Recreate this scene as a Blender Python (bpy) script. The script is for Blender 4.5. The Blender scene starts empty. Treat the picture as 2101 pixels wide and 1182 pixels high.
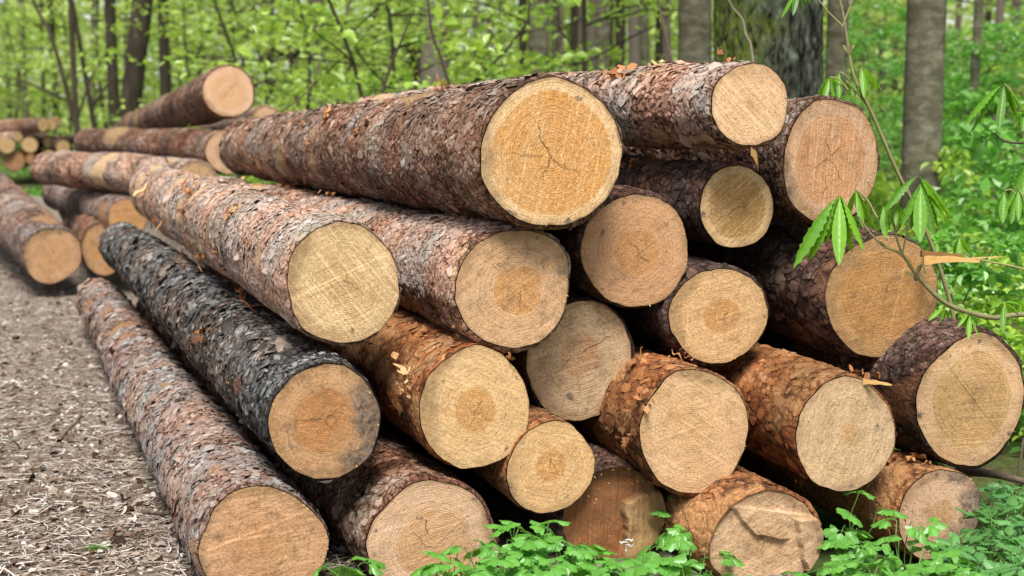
import bpy, math
import numpy as np
from mathutils import Vector

# ------------------------------------------------------------------ camera, sky, sun, exposure
S = bpy.context.scene
CAM_H, FPX, HOR = 1.22, 3000.0, 220.0          # eye height (m), focal length in photo pixels, horizon row
PITCH = math.atan((591 - HOR) / FPX)
cam_d = bpy.data.cameras.new("camera")
cam = bpy.data.objects.new("camera", cam_d)
S.collection.objects.link(cam)
cam.location = (0, 0, CAM_H)
cam.rotation_euler = (math.pi / 2 - PITCH, 0, 0)
cam_d.sensor_width = 36.0
cam_d.lens = FPX / 2101 * 36.0
cam_d.clip_start, cam_d.clip_end = 0.05, 600
cam_d.dof.use_dof = True
cam_d.dof.focus_distance = 4.0
cam_d.dof.aperture_fstop = 3.5
S.camera = cam

SUN_EL, SUN_AZ = 58.0, 182.0                    # degrees; azimuth clockwise from +Y
W = bpy.data.worlds.new("World"); S.world = W; W.use_nodes = True
wn, wl = W.node_tree.nodes, W.node_tree.links
sky = wn.new("ShaderNodeTexSky"); sky.sky_type = 'NISHITA'; sky.sun_disc = False
sky.sun_elevation = math.radians(SUN_EL); sky.sun_rotation = math.radians(SUN_AZ)
sky.air_density, sky.dust_density, sky.ozone_density = 1.0, 1.0, 1.0
hs = wn.new("ShaderNodeHueSaturation"); hs.inputs['Saturation'].default_value = 0.2
wl.new(sky.outputs[0], hs.inputs['Color'])
wl.new(hs.outputs[0], wn['Background'].inputs['Color'])
wn['Background'].inputs['Strength'].default_value = 0.085
sun_d = bpy.data.lights.new("sun", 'SUN'); sun_d.energy = 3.4; sun_d.angle = math.radians(22)
sun_d.color = (1.0, 0.95, 0.86)
sun = bpy.data.objects.new("sun", sun_d); S.collection.objects.link(sun)
az = math.radians(SUN_AZ); el = math.radians(SUN_EL)
sdir = Vector((math.sin(az) * math.cos(el), math.cos(az) * math.cos(el), math.sin(el)))
sun.rotation_euler = sdir.to_track_quat('Z', 'Y').to_euler()
S.view_settings.view_transform = 'Standard'
S.view_settings.look = 'None'
S.view_settings.gamma = 1.0
S.view_settings.use_curve_mapping = False
S.view_settings.exposure = 0.92
S.cycles.max_bounces = 8
S.cycles.diffuse_bounces = 4
S.cycles.transmission_bounces = 5
S.cycles.transparent_max_bounces = 8
S.cycles.caustics_reflective = False
S.cycles.caustics_refractive = False

# ------------------------------------------------------------------ geometry of the photograph
CF = np.array([0, math.cos(PITCH), -math.sin(PITCH)])
CU = np.array([0, math.sin(PITCH), math.cos(PITCH)])
CR = np.array([1.0, 0, 0])
CO = np.array([0, 0, CAM_H])
def at(px, py, d):
    return CO + d * (CF + CR * ((px - 1050.5) / FPX) - CU * ((py - 591) / FPX))
def proj(P):
    Q = np.asarray(P) - CO
    z = Q @ CF
    return np.stack([1050.5 + FPX * (Q @ CR) / z, 591 - FPX * (Q @ CU) / z], -1), z
def onground(px, py, z=0.0):
    r = CF + CR * ((px - 1050.5) / FPX) - CU * ((py - 591) / FPX)
    return CO + r * ((z - CAM_H) / r[2])
def ground_at(px, y):                            # ground point seen under column px at distance y
    return np.array([(px - 1050.5) / FPX * y, y, 0.0])

# ------------------------------------------------------------------ noise
def _h(ix, iy, iz, k=0):
    h = (ix.astype(np.uint32) * np.uint32(374761393)) ^ (iy.astype(np.uint32) * np.uint32(668265263)) ^ (iz.astype(np.uint32) * np.uint32(2246822519)) ^ np.uint32((k * 3266489917) & 0xffffffff)
    h = (h ^ (h >> np.uint32(15))) * np.uint32(2246822519)
    h = (h ^ (h >> np.uint32(13))) * np.uint32(3266489917)
    return h ^ (h >> np.uint32(16))
def hashf(ix, iy, iz, k=0):
    return (_h(ix, iy, iz, k) & np.uint32(0xffffff)).astype(np.float32) / 16777216.0
def vnoise(P, k=0):
    P = np.asarray(P, dtype=np.float32)
    i = np.floor(P).astype(np.int64); f = P - i; f = f * f * (3 - 2 * f)
    i = i & 0x7fffffff
    out = 0
    for dx in (0, 1):
        for dy in (0, 1):
            for dz in (0, 1):
                w = (f[..., 0] if dx else 1 - f[..., 0]) * (f[..., 1] if dy else 1 - f[..., 1]) * (f[..., 2] if dz else 1 - f[..., 2])
                out = out + w * hashf(i[..., 0] + dx, i[..., 1] + dy, i[..., 2] + dz, k)
    return out * 2 - 1
ROT = np.array([[0.36, 0.48, -0.8], [-0.8, 0.60, 0.0], [0.48, 0.64, 0.60]], np.float32)
def fbm(P, o=4, k=0):
    a, s, t = 1.0, 0, 0
    P = np.asarray(P, dtype=np.float32) @ ROT
    for j in range(o):
        s = s + a * vnoise(P * (2 ** j) + 17.3 * j, k + j); t += a; a *= 0.5; P = P @ ROT
    return s / t
def worley(P, k=0):
    P = np.asarray(P, dtype=np.float32)
    i = np.floor(P).astype(np.int64); f = P - i; i = i & 0x7fffffff
    f1 = np.full(P.shape[:-1], 9.0, np.float32); f2 = f1.copy(); cid = f1.copy()
    for dx in (-1, 0, 1):
        for dy in (-1, 0, 1):
            for dz in (-1, 0, 1):
                a, b, c = i[..., 0] + dx, i[..., 1] + dy, i[..., 2] + dz
                d = (dx + hashf(a, b, c, k) - f[..., 0]) ** 2 + (dy + hashf(a, b, c, k + 1) - f[..., 1]) ** 2 + (dz + hashf(a, b, c, k + 2) - f[..., 2]) ** 2
                m = d < f1
                f2 = np.where(m, f1, np.minimum(f2, d)); f1 = np.where(m, d, f1)
                cid = np.where(m, hashf(a, b, c, k + 3), cid)
    return np.sqrt(f1), np.sqrt(f2), cid
def sstep(a, b, x):
    t = np.clip((x - a) / (b - a), 0, 1); return t * t * (3 - 2 * t)
def unit(v):
    v = np.asarray(v, float); return v / np.maximum(np.linalg.norm(v, axis=-1, keepdims=True), 1e-9)

# ------------------------------------------------------------------ mesh and object helpers
COL = S.collection
def mesh(name, V, F, mats, attrs=None, smooth=True, mi=None):
    V = np.asarray(V, dtype=np.float32).reshape(-1, 3)
    F = [np.asarray(f, dtype=np.int32) for f in F if len(f)]
    me = bpy.data.meshes.new(name)
    me.vertices.add(len(V)); me.vertices.foreach_set('co', V.ravel())
    ls = np.concatenate([f.ravel() for f in F]); tot = np.concatenate([np.full(len(f), f.shape[1], np.int32) for f in F])
    st = np.concatenate([[0], np.cumsum(tot)[:-1]]).astype(np.int32)
    me.loops.add(len(ls)); me.loops.foreach_set('vertex_index', ls)
    me.polygons.add(len(tot)); me.polygons.foreach_set('loop_start', st); me.polygons.foreach_set('loop_total', tot)
    me.polygons.foreach_set('use_smooth', np.full(len(tot), smooth, bool))
    for m in (mats if isinstance(mats, (list, tuple)) else [mats]): me.materials.append(m)
    if mi is not None: me.polygons.foreach_set('material_index', np.asarray(mi, np.int32))
    for k, a in (attrs or {}).items():
        a = np.asarray(a, np.float32)
        if a.ndim == 2:
            at_ = me.attributes.new(k, 'FLOAT_VECTOR', 'POINT'); at_.data.foreach_set('vector', a.ravel())
        else:
            at_ = me.attributes.new(k, 'FLOAT', 'POINT'); at_.data.foreach_set('value', a.ravel())
    me.update(calc_edges=True)
    me.validate()
    return me
def tag(o, label=None, cat=None, group=None, kind=None):
    if label: o['label'] = label
    if cat: o['category'] = cat
    if group: o['group'] = group
    if kind: o['kind'] = kind
    return o
def link(name, data, parent=None, loc=(0, 0, 0)):
    o = bpy.data.objects.new(name, data); COL.objects.link(o); o.location = loc
    if parent is not None: o.parent = parent
    return o
def thing(name, label, cat, loc, group=None):
    o = link(name, None, None, tuple(float(x) for x in loc)); o.empty_display_size = 0.1
    return tag(o, label, cat, group)
def part(name, parent, V, F, mats, **k):        # V in world coordinates; parent is never rotated when built
    base = np.zeros(3); p = parent
    while p is not None: base = base + np.array(p.location); p = p.parent
    return link(name, mesh(name, np.asarray(V, float) - base, F, mats, **k), parent)
def copy_tree(o, parent=None):
    c = o.copy(); COL.objects.link(c)
    if parent is not None: c.parent = parent
    for ch in list(o.children): copy_tree(ch, c)
    return c
class MB:                                        # collects pieces of ONE mesh
    def __init__(s): s.V, s.F, s.A, s.M, s.n = [], {}, [], [], 0
    def add(s, V, F, tone=0.5, m=0):
        V = np.asarray(V, float).reshape(-1, 3); F = np.asarray(F, int)
        s.V.append(V); s.F.setdefault(F.shape[1], []).append((F + s.n, np.full(len(F), m)))
        s.A.append(np.broadcast_to(np.asarray(tone, float), (len(V),))); s.n += len(V)
    def get(s):
        V = np.concatenate(s.V); F = [np.concatenate([a for a, _ in v]) for v in s.F.values()]
        mi = np.concatenate([b for v in s.F.values() for _, b in v])
        return V, F, np.concatenate(s.A), mi
    def part(s, name, parent, mats, smooth=True):
        V, F, A, mi = s.get()
        return part(name, parent, V, F, mats, attrs={'tone': A}, smooth=smooth, mi=mi)
def grid_faces(nu, nv, wrap=True, off=0):
    i = np.arange(nu - 1)[:, None]; j = np.arange(nv if wrap else nv - 1)[None, :]
    j2 = (j + 1) % nv
    return (np.stack([i * nv + j, i * nv + j2, (i + 1) * nv + j2, (i + 1) * nv + j], -1).reshape(-1, 4)) + off
def tube(P, R, nv=8, k=0, rough=0.0, cap=True):
    P = np.asarray(P, float); n = len(P); R = np.broadcast_to(np.asarray(R, float), (n,))
    T = unit(np.gradient(P, axis=0)); ref = np.array([0.3, 0.2, 1.0]) if abs(T[0][2]) < 0.8 else np.array([1.0, 0.1, 0.0])
    A = unit(np.cross(T, ref)); B = np.cross(T, A)
    th = np.arange(nv) / nv * 2 * math.pi
    D = A[:, None] * np.cos(th)[None, :, None] + B[:, None] * np.sin(th)[None, :, None]
    V = P[:, None] + D * R[:, None, None]
    if rough: V = V + D * (fbm(V * (0.35 / max(R.max(), 1e-3)) * 3 + k * 7.7 + 900, 3)[..., None] * R[:, None, None] * rough)
    V = V.reshape(-1, 3); F = grid_faces(n, nv)
    return V, F
def smooth_path(pts, n):
    pts = np.asarray(pts, float); t = np.linspace(0, len(pts) - 1, n)
    out = np.zeros((n, pts.shape[1]))
    for q, x in enumerate(t):
        i = min(int(x), len(pts) - 2); f = x - i
        p0, p1, p2, p3 = pts[max(i - 1, 0)], pts[i], pts[i + 1], pts[min(i + 2, len(pts) - 1)]
        out[q] = 0.5 * (2 * p1 + (p2 - p0) * f + (2 * p0 - 5 * p1 + 4 * p2 - p3) * f * f + (3 * p1 - p0 - 3 * p2 + p3) * f ** 3)
    return out

# ------------------------------------------------------------------ materials
def mat(name):
    m = bpy.data.materials.new(name); m.use_nodes = True
    nt = m.node_tree; nt.nodes.clear()
    return m, nt
class N:                                         # small node-tree writer
    def __init__(s, nt): s.nt = nt
    def __call__(s, typ, **kw):
        n = s.nt.nodes.new(typ); ins = kw.pop('ins', {})
        for k, v in kw.items(): setattr(n, k, v)
        for k, v in ins.items():
            if isinstance(v, bpy.types.NodeSocket): s.nt.links.new(v, n.inputs[k])
            else: n.inputs[k].default_value = v
        return n
    def attr(s, name): return s('ShaderNodeAttribute', attribute_name=name)
    def math(s, op, a, b=0.0, c=None):
        n = s('ShaderNodeMath', operation=op, ins={0: a, 1: b})
        if c is not None: s_in = n.inputs[2]; s_in.default_value = c
        return n.outputs[0]
    def mix(s, f, a, b, blend='MIX'):
        n = s('ShaderNodeMix', data_type='RGBA', blend_type=blend)
        for k, v in ((0, f), (6, a), (7, b)):
            if isinstance(v, bpy.types.NodeSocket): s.nt.links.new(v, n.inputs[k])
            elif k == 0: n.inputs[0].default_value = v
            else: n.inputs[k].default_value = (*v, 1) if len(v) == 3 else v
        return n.outputs[2]
    def noise(s, vec, scale, detail=3.0, rough=0.55, dist=0.0):
        ins = {'Scale': scale, 'Detail': detail, 'Roughness': rough, 'Distortion': dist}
        if vec is not None: ins['Vector'] = vec
        return s('ShaderNodeTexNoise', ins=ins).outputs[0]
    def ramp(s, f, stops, interp='LINEAR'):
        n = s('ShaderNodeValToRGB', ins={0: f}); n.color_ramp.interpolation = interp
        e = n.color_ramp.elements
        while len(e) < len(stops): e.new(0.5)
        for q, (p, c) in enumerate(stops):
            e[q].position = p; e[q].color = (*c, 1) if not isinstance(c, (int, float)) else (c, c, c, 1)
        return n.outputs[0]
    def rng(s, f, a, b, c=0.0, d=1.0):
        return s('ShaderNodeMapRange', ins={0: f, 1: a, 2: b, 3: c, 4: d}).outputs[0]
    def bump(s, h, strength, dist):
        return s('ShaderNodeBump', ins={'Height': h, 'Strength': strength, 'Distance': dist}).outputs[0]
    def out(s, shader): s('ShaderNodeOutputMaterial', ins={0: shader})
    def bsdf(s, col, rough=0.85, nrm=None, spec=0.25):
        ins = {'Base Color': col if isinstance(col, bpy.types.NodeSocket) else (*col, 1), 'Roughness': rough, 'Specular IOR Level': spec}
        if nrm is not None: ins['Normal'] = nrm
        return s('ShaderNodeBsdfPrincipled', ins=ins).outputs[0]

def bark_material(name, stops, inner, lichen=0.0, plates=36.0, pk=1.0, lich_col=(0.20, 0.23, 0.17), warm=(1.24, 0.86, 0.64), cool=(0.80, 0.92, 1.02)):
    m, nt = mat(name); n = N(nt)
    lc = n.attr('lc').outputs['Vector']; tone = n.attr('tone').outputs['Fac']; peel = n.attr('peel').outputs['Fac']
    n1 = n.noise(lc, 60, 5, 0.65); n2 = n.noise(lc, 320, 3, 0.7); n3 = n.noise(lc, 9, 3, 0.6)
    t = n.math('ADD', tone, n.math('MULTIPLY', n.math('SUBTRACT', n1, 0.5), 0.55))
    t = n.math('ADD', t, n.math('MULTIPLY', n.math('SUBTRACT', n2, 0.5), 0.30))
    t = n.math('ADD', t, n.math('MULTIPLY', n.math('SUBTRACT', n3, 0.5), 0.25))
    # flat scales with thin broken edges
    wv = n('ShaderNodeVectorMath', operation='MULTIPLY_ADD', ins={0: n('ShaderNodeTexNoise', ins={'Vector': lc, 'Scale': 26.0, 'Detail': 4.0}).outputs[1], 1: (0.045, 0.045, 0.045), 2: lc}).outputs[0]
    wv = n('ShaderNodeMapping', ins={'Vector': wv, 'Scale': (0.55, 1.0, 1.0)}).outputs[0]
    ve = n('ShaderNodeTexVoronoi', feature='DISTANCE_TO_EDGE', ins={'Vector': wv, 'Scale': plates}).outputs[0]
    vc = n('ShaderNodeRGBToBW', ins={0: n('ShaderNodeTexVoronoi', ins={'Vector': wv, 'Scale': plates}).outputs[1]}).outputs[0]
    ve2 = n('ShaderNodeTexVoronoi', feature='DISTANCE_TO_EDGE', ins={'Vector': wv, 'Scale': plates * 2.3}).outputs[0]
    ek = n.math('MULTIPLY', n.rng(ve, 0.13, 0.01), n.rng(n1, 0.40, 0.56))
    ek2 = n.math('MULTIPLY', n.rng(ve2, 0.12, 0.01), n.rng(n3, 0.42, 0.60))
    fl = n.rng(n.attr('flake').outputs['Fac'], 0, 1, 1, 0)
    t = n.math('ADD', t, n.math('MULTIPLY', fl, n.math('SUBTRACT', n.math('MULTIPLY', n.math('SUBTRACT', vc, 0.45), 0.30 * pk), n.math('ADD', n.math('MULTIPLY', ek, 0.42 * pk), n.math('MULTIPLY', ek2, 0.22 * pk)))))
    c = n.ramp(t, stops)
    if lichen:
        lm = n.rng(n.noise(lc, 5, 5, 0.7), 0.62 - lichen * 0.25, 0.75 - lichen * 0.25)
        c = n.mix(n.math('MULTIPLY', lm, n.math('MULTIPLY', n.rng(tone, 0.25, 0.6), 0.6)), c, lich_col)
    wn_ = n.noise(lc, 3.2, 4, 0.65)
    c = n.mix(n.rng(wn_, 0.46, 0.60, 0.0, 0.62), c, n.mix(1.0, c, warm, 'MULTIPLY'))
    c = n.mix(n.rng(wn_, 0.48, 0.34, 0.0, 0.6), c, n.mix(1.0, c, cool, 'MULTIPLY'))
    st = n('ShaderNodeMapping', ins={'Vector': lc, 'Scale': (1.5, 2.4, 2.4)}).outputs[0]
    fi = n.noise(st, 45, 4, 0.6)
    ic = n.mix(n.rng(fi, 0.3, 0.7), tuple(x * 0.62 for x in inner), tuple(min(1, x * 1.2) for x in inner))
    c = n.mix(n.math('MULTIPLY', peel, n.rng(n1, 0.3, 0.5)), c, ic)
    h = n.math('ADD', n.math('MULTIPLY', n1, 0.8), n.math('MULTIPLY', n2, 0.5))
    h = n.math('ADD', h, n.math('MULTIPLY', fl, n.math('SUBTRACT', n.math('MULTIPLY', vc, 0.7), n.math('ADD', n.math('MULTIPLY', ek, 1.3), n.math('MULTIPLY', ek2, 0.6)))))
    n.out(n.bsdf(c, 0.9, n.bump(h, 0.8, 0.005), 0.2))
    return m
BARK = {
 'grey':   bark_material('scaly grey bark', [(0.0, (0.018, 0.012, 0.010)), (0.25, (0.085, 0.052, 0.040)), (0.45, (0.235, 0.155, 0.125)), (0.62, (0.265, 0.235, 0.225)), (0.95, (0.46, 0.45, 0.45))], (0.36, 0.20, 0.11), 0.25, 38),
 'pink':   bark_material('pinkish flaky bark', [(0.0, (0.025, 0.016, 0.011)), (0.22, (0.13, 0.075, 0.052)), (0.42, (0.34, 0.225, 0.175)), (0.66, (0.48, 0.38, 0.335)), (0.92, (0.62, 0.57, 0.53))], (0.62, 0.43, 0.25), 0.35, 44),
 'black':  bark_material('blackened flaky bark', [(0.0, (0.008, 0.007, 0.006)), (0.35, (0.032, 0.027, 0.025)), (0.55, (0.085, 0.078, 0.075)), (0.75, (0.22, 0.215, 0.21)), (1.0, (0.46, 0.46, 0.46))], (0.16, 0.085, 0.06), 0.0, 34),
 'brown':  bark_material('brown ridged bark', [(0.0, (0.016, 0.010, 0.007)), (0.3, (0.105, 0.050, 0.030)), (0.52, (0.22, 0.128, 0.090)), (0.72, (0.36, 0.285, 0.245)), (0.95, (0.52, 0.48, 0.44))], (0.40, 0.25, 0.125), 0.2, 46),
 'orange': bark_material('orange papery bark', [(0.0, (0.03, 0.016, 0.010)), (0.26, (0.15, 0.062, 0.026)), (0.48, (0.29, 0.125, 0.048)), (0.72, (0.40, 0.215, 0.10)), (0.95, (0.50, 0.40, 0.30))], (0.48, 0.25, 0.11), 0.15, 20, 0.6),
 'dark':   bark_material('dark damp bark', [(0.0, (0.012, 0.008, 0.007)), (0.35, (0.06, 0.036, 0.028)), (0.6, (0.13, 0.080, 0.064)), (0.8, (0.23, 0.165, 0.145)), (1.0, (0.36, 0.29, 0.27))], (0.22, 0.10, 0.05), 0.0, 30),
}
def simple_tone(name, stops, scale=80, rough=0.9, bump=0.002):
    m, nt = mat(name); n = N(nt)
    co = n('ShaderNodeTexCoord').outputs['Object']
    n1 = n.noise(co, scale, 4, 0.6)
    t = n.math('ADD', n.attr('tone').outputs['Fac'], n.math('MULTIPLY', n.math('SUBTRACT', n1, 0.5), 0.5))
    n.out(n.bsdf(n.ramp(t, stops), rough, n.bump(n1, 0.5, bump), 0.2)); return m
M_STRIP = simple_tone('torn orange bark fibre', [(0.0, (0.08, 0.035, 0.018)), (0.4, (0.28, 0.115, 0.045)), (0.7, (0.42, 0.20, 0.085)), (1.0, (0.62, 0.42, 0.22))], 120)
M_CRACK = simple_tone('dark drying crack', [(0.0, (0.03, 0.014, 0.006)), (1.0, (0.10, 0.045, 0.018))], 60)
M_WOODCHIP = simple_tone('split pale wood', [(0.0, (0.20, 0.10, 0.035)), (0.5, (0.50, 0.30, 0.11)), (1.0, (0.66, 0.46, 0.22))], 90)
M_TWIG = simple_tone('grey brown twig bark', [(0.0, (0.03, 0.022, 0.018)), (0.5, (0.12, 0.085, 0.065)), (1.0, (0.30, 0.25, 0.21))], 70)

def face_material(name, sap, heart, lam, saw, dirt, saw_ang):
    m, nt = mat(name); n = N(nt)
    fc = n.attr('fc').outputs['Vector']; ring = n.attr('ring').outputs['Fac']; hr = n.attr('heart').outputs['Fac']
    st = n.attr('stain').outputs['Fac']; edge = n.attr('edge').outputs['Fac']
    nA = n.noise(fc, 14, 3, 0.55); nB = n.noise(fc, 170, 4, 0.8); nC = n.noise(fc, 45, 4, 0.65)
    base = n.mix(hr, sap, heart)
    base = n.mix(n.math('MULTIPLY', n.rng(nA, 0.38, 0.66), 0.45), base, (sap[0] * 0.74, sap[1] * 0.64, sap[2] * 0.50))
    base = n.mix(n.math('MULTIPLY', n.rng(n.noise(fc, 6.5, 4, 0.6), 0.50, 0.68), 0.40), base, (sap[0] * 0.80, sap[1] * 0.84, sap[2] * 0.86))
    ph = n.math('ADD', n.math('DIVIDE', ring, lam), n.math('ADD', n.math('MULTIPLY', nA, 1.6), n.math('MULTIPLY', nC, 0.35)))
    fr = n.math('FRACT', ph)
    prof = n.ramp(fr, [(0.0, 0.1), (0.35, 0.0), (0.75, 0.9), (0.9, 1.0), (1.0, 0.1)])
    # ring strength differs from ring to ring
    rs = n('ShaderNodeTexWhiteNoise', noise_dimensions='1D', ins={'W': n.math('FLOOR', ph)}).outputs[0]
    amt = n.math('MULTIPLY', prof, n.rng(rs, 0, 1, 0.18, 0.82))
    amt = n.math('MULTIPLY', amt, n.rng(nC, 0.30, 0.60, 0.45, 1.0))
    c = n.mix(amt, base, n.mix(1.0, base, (0.62, 0.46, 0.30), 'MULTIPLY'))
    # saw marks: long parallel scratches
    mp = n('ShaderNodeMapping', ins={'Vector': fc, 'Rotation': (0, 0, -saw_ang)}).outputs[0]
    mp = n('ShaderNodeMapping', ins={'Vector': mp, 'Scale': (5.0, 170.0, 1.0)}).outputs[0]
    sn = n.noise(mp, 1.0, 3, 0.6)
    sm = n.math('MULTIPLY', n.rng(sn, 0.52, 0.70), min(1.0, saw * 1.1))
    c = n.mix(sm, c, tuple(min(1, x * 1.35 + 0.03) for x in sap))
    c = n.mix(n.math('MULTIPLY', n.rng(sn, 0.45, 0.28), saw * 0.8), c, tuple(x * 0.55 for x in heart))
    # cell fibre grain
    c = n.mix(n.rng(nB, 0.30, 0.49, 0.80, 0.0), c, tuple(x * 0.42 for x in heart))
    c = n.mix(n.rng(nB, 0.54, 0.70, 0.0, 0.8), c, tuple(min(1, x * 1.3) for x in sap))
    # handling dirt
    c = n.mix(n.math('MULTIPLY', n.rng(n.noise(fc, 22, 6, 0.78), 0.49, 0.68), min(1.0, dirt * 1.7)), c, (0.15, 0.095, 0.052))
    c = n.mix(edge, c, n.mix(n.rng(nC, 0.35, 0.6), (0.09, 0.045, 0.022), (0.30, 0.19, 0.09)))
    st = n.math('MULTIPLY', st, n.rng(n.noise(fc, 70, 5, 0.8), 0.34, 0.56, 0.25, 1.0))
    c = n.mix(st, c, n.mix(n.rng(nC, 0.35, 0.65), (0.028, 0.024, 0.022), (0.16, 0.135, 0.115)))
    h = n.math('ADD', n.math('MULTIPLY', amt, -0.4), n.math('ADD', n.math('MULTIPLY', nB, 1.2), n.math('MULTIPLY', sn, 0.9 * saw + 0.2)))
    n.out(n.bsdf(c, 0.82, n.bump(h, 0.65, 0.003), 0.25))
    return m

def leaf_material(name, dif, trans, tr=0.45, gloss=0.06, var=0.35):
    m, nt = mat(name); n = N(nt)
    t = n.attr('tone').outputs['Fac']
    lo, hi = 1 - var, 1 + var
    d = n.mix(t, tuple(x * lo for x in dif), (min(1, dif[0] * hi * 1.25), min(1, dif[1] * hi), min(1, dif[2] * hi)))
    r = n.mix(t, tuple(x * lo for x in trans), (min(1, trans[0] * hi * 1.2), min(1, trans[1] * hi), min(1, trans[2] * hi)))
    a = n('ShaderNodeBsdfDiffuse', ins={0: d}).outputs[0]; b = n('ShaderNodeBsdfTranslucent', ins={0: r}).outputs[0]
    x = n('ShaderNodeMixShader', ins={0: tr, 1: a, 2: b}).outputs[0]
    g = n('ShaderNodeBsdfGlossy', ins={'Color': (1, 1, 1, 1), 'Roughness': 0.45}).outputs[0]
    n.out(n('ShaderNodeMixShader', ins={0: gloss, 1: x, 2: g}).outputs[0])
    return m
M_BEECH = leaf_material('fresh spring leaves', (0.26, 0.49, 0.06), (0.50, 0.90, 0.10))
M_BEECH2 = leaf_material('deeper green leaves', (0.125, 0.36, 0.055), (0.26, 0.70, 0.08))
M_FAR = leaf_material('far spring foliage', (0.38, 0.62, 0.16), (0.62, 0.94, 0.24))  # paler than the nearer leaves: distance haze put into the leaf colour
M_COVER = leaf_material('woodland herb leaves', (0.095, 0.30, 0.05), (0.20, 0.56, 0.065), 0.4, 0.05, 0.5)
M_HERB = leaf_material('lobed herb leaves', (0.095, 0.33, 0.045), (0.20, 0.55, 0.05), 0.35, 0.05, 0.3)
M_BLUEHERB = leaf_material('bluish herb leaves', (0.085, 0.29, 0.07), (0.16, 0.48, 0.07), 0.35, 0.06)
M_CHEST = leaf_material('chestnut leaflets', (0.10, 0.30, 0.016), (0.28, 0.68, 0.016), 0.35, 0.03, 0.4)
M_STEM = simple_tone('green brown shoot', [(0.0, (0.09, 0.07, 0.035)), (0.5, (0.19, 0.17, 0.085)), (1.0, (0.30, 0.29, 0.12))], 60)
M_HSTEM = simple_tone('green herb stalk', [(0.0, (0.06, 0.13, 0.03)), (1.0, (0.16, 0.30, 0.08))], 60)
M_PETAL = simple_tone('white petals', [(0.0, (0.5, 0.46, 0.5)), (1.0, (0.82, 0.80, 0.80))], 60)
M_GRASS = leaf_material('grass blades', (0.10, 0.25, 0.03), (0.2, 0.45, 0.04), 0.35)

def trunk_material(name, stops, moss=0.0, vscale=(14, 14, 3), dist=0.01):
    m, nt = mat(name); n = N(nt)
    co = n('ShaderNodeTexCoord').outputs['Object']
    v = n('ShaderNodeMapping', ins={'Vector': co, 'Scale': vscale}).outputs[0]
    n1 = n.noise(v, 1.0, 6, 0.65, 0.4); n2 = n.noise(co, 2.2, 4, 0.6)
    t = n.math('ADD', n.math('MULTIPLY', n1, 0.8), n.math('MULTIPLY', n2, 0.4))
    t = n.math('ADD', t, n.math('MULTIPLY', n.math('SUBTRACT', n.attr('tone').outputs['Fac'], 0.5), 0.6))
    c = n.ramp(t, stops)
    if moss:
        mm = n.math('MULTIPLY', n.attr('peel').outputs['Fac'], n.rng(n.noise(co, 26, 5, 0.7), 0.35, 0.6))
        c = n.mix(n.math('MULTIPLY', mm, moss), c, n.mix(n.noise(co, 90, 3), (0.040, 0.062, 0.007), (0.17, 0.22, 0.026)))
    n.out(n.bsdf(c, 0.92, n.bump(n1, 0.8, dist), 0.15)); return m
M_OAK = trunk_material('rough furrowed trunk bark', [(0.30, (0.004, 0.004, 0.003)), (0.50, (0.020, 0.021, 0.015)), (0.68, (0.052, 0.060, 0.045)), (0.92, (0.15, 0.18, 0.14))], 1.0, (26, 26, 12), 0.02)
M_BEECHBARK = trunk_material('smooth grey trunk bark', [(0.2, (0.030, 0.026, 0.016)), (0.5, (0.078, 0.071, 0.047)), (0.62, (0.125, 0.116, 0.080)), (0.8, (0.24, 0.23, 0.175))], 0, (9, 9, 16), 0.006)
M_DARKBARK = trunk_material('dark slender trunk bark', [(0.2, (0.014, 0.011, 0.008)), (0.5, (0.034, 0.027, 0.019)), (0.8, (0.07, 0.058, 0.044))], 0, (16, 16, 4), 0.01)
M_PALEBARK = trunk_material('pinkish grey pine trunk bark', [(0.2, (0.06, 0.046, 0.034)), (0.5, (0.12, 0.096, 0.078)), (0.8, (0.19, 0.165, 0.14))], 0, (14, 14, 4), 0.01)

# ------------------------------------------------------------------ ground, path
rg = np.random.default_rng(5)
def sheet(name, xs, ys, zf, m, keep=None):
    X, Y = np.meshgrid(xs, ys, indexing='ij')
    P = np.stack([X, Y, zf(X, Y)], -1).reshape(-1, 3)
    F = grid_faces(len(xs), len(ys), wrap=False)
    if keep is not None:
        c = P[F].mean(1); F = F[keep(c[:, 0], c[:, 1])]
    return link(name, mesh(name, P, [F], m))
def gz(X, Y):
    P = np.stack([X, Y, X * 0], -1)
    far = sstep(2, 40, np.hypot(X, Y))
    return 0.03 * fbm(P * 0.8, 3, 3) * sstep(3.0, 9.0, np.abs(X - 0.5) + np.maximum(0, Y - 4)) + far * 0.25 * fbm(P * 0.07, 2, 9) - 0.03
def soil_material():
    m, nt = mat('forest soil'); n = N(nt)
    co = n('ShaderNodeTexCoord').outputs['Object']
    a = n.noise(co, 1.3, 4, 0.6); b = n.noise(co, 30, 5, 0.7)
    c = n.ramp(b, [(0.25, (0.025, 0.017, 0.011)), (0.5, (0.075, 0.05, 0.032)), (0.75, (0.17, 0.12, 0.08))])
    c = n.mix(n.math('MULTIPLY', n.rng(a, 0.42, 0.6), 0.75), c, n.mix(b, (0.03, 0.07, 0.012), (0.09, 0.19, 0.03)))
    n.out(n.bsdf(c, 0.95, n.bump(b, 0.8, 0.02), 0.1)); return m
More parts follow.
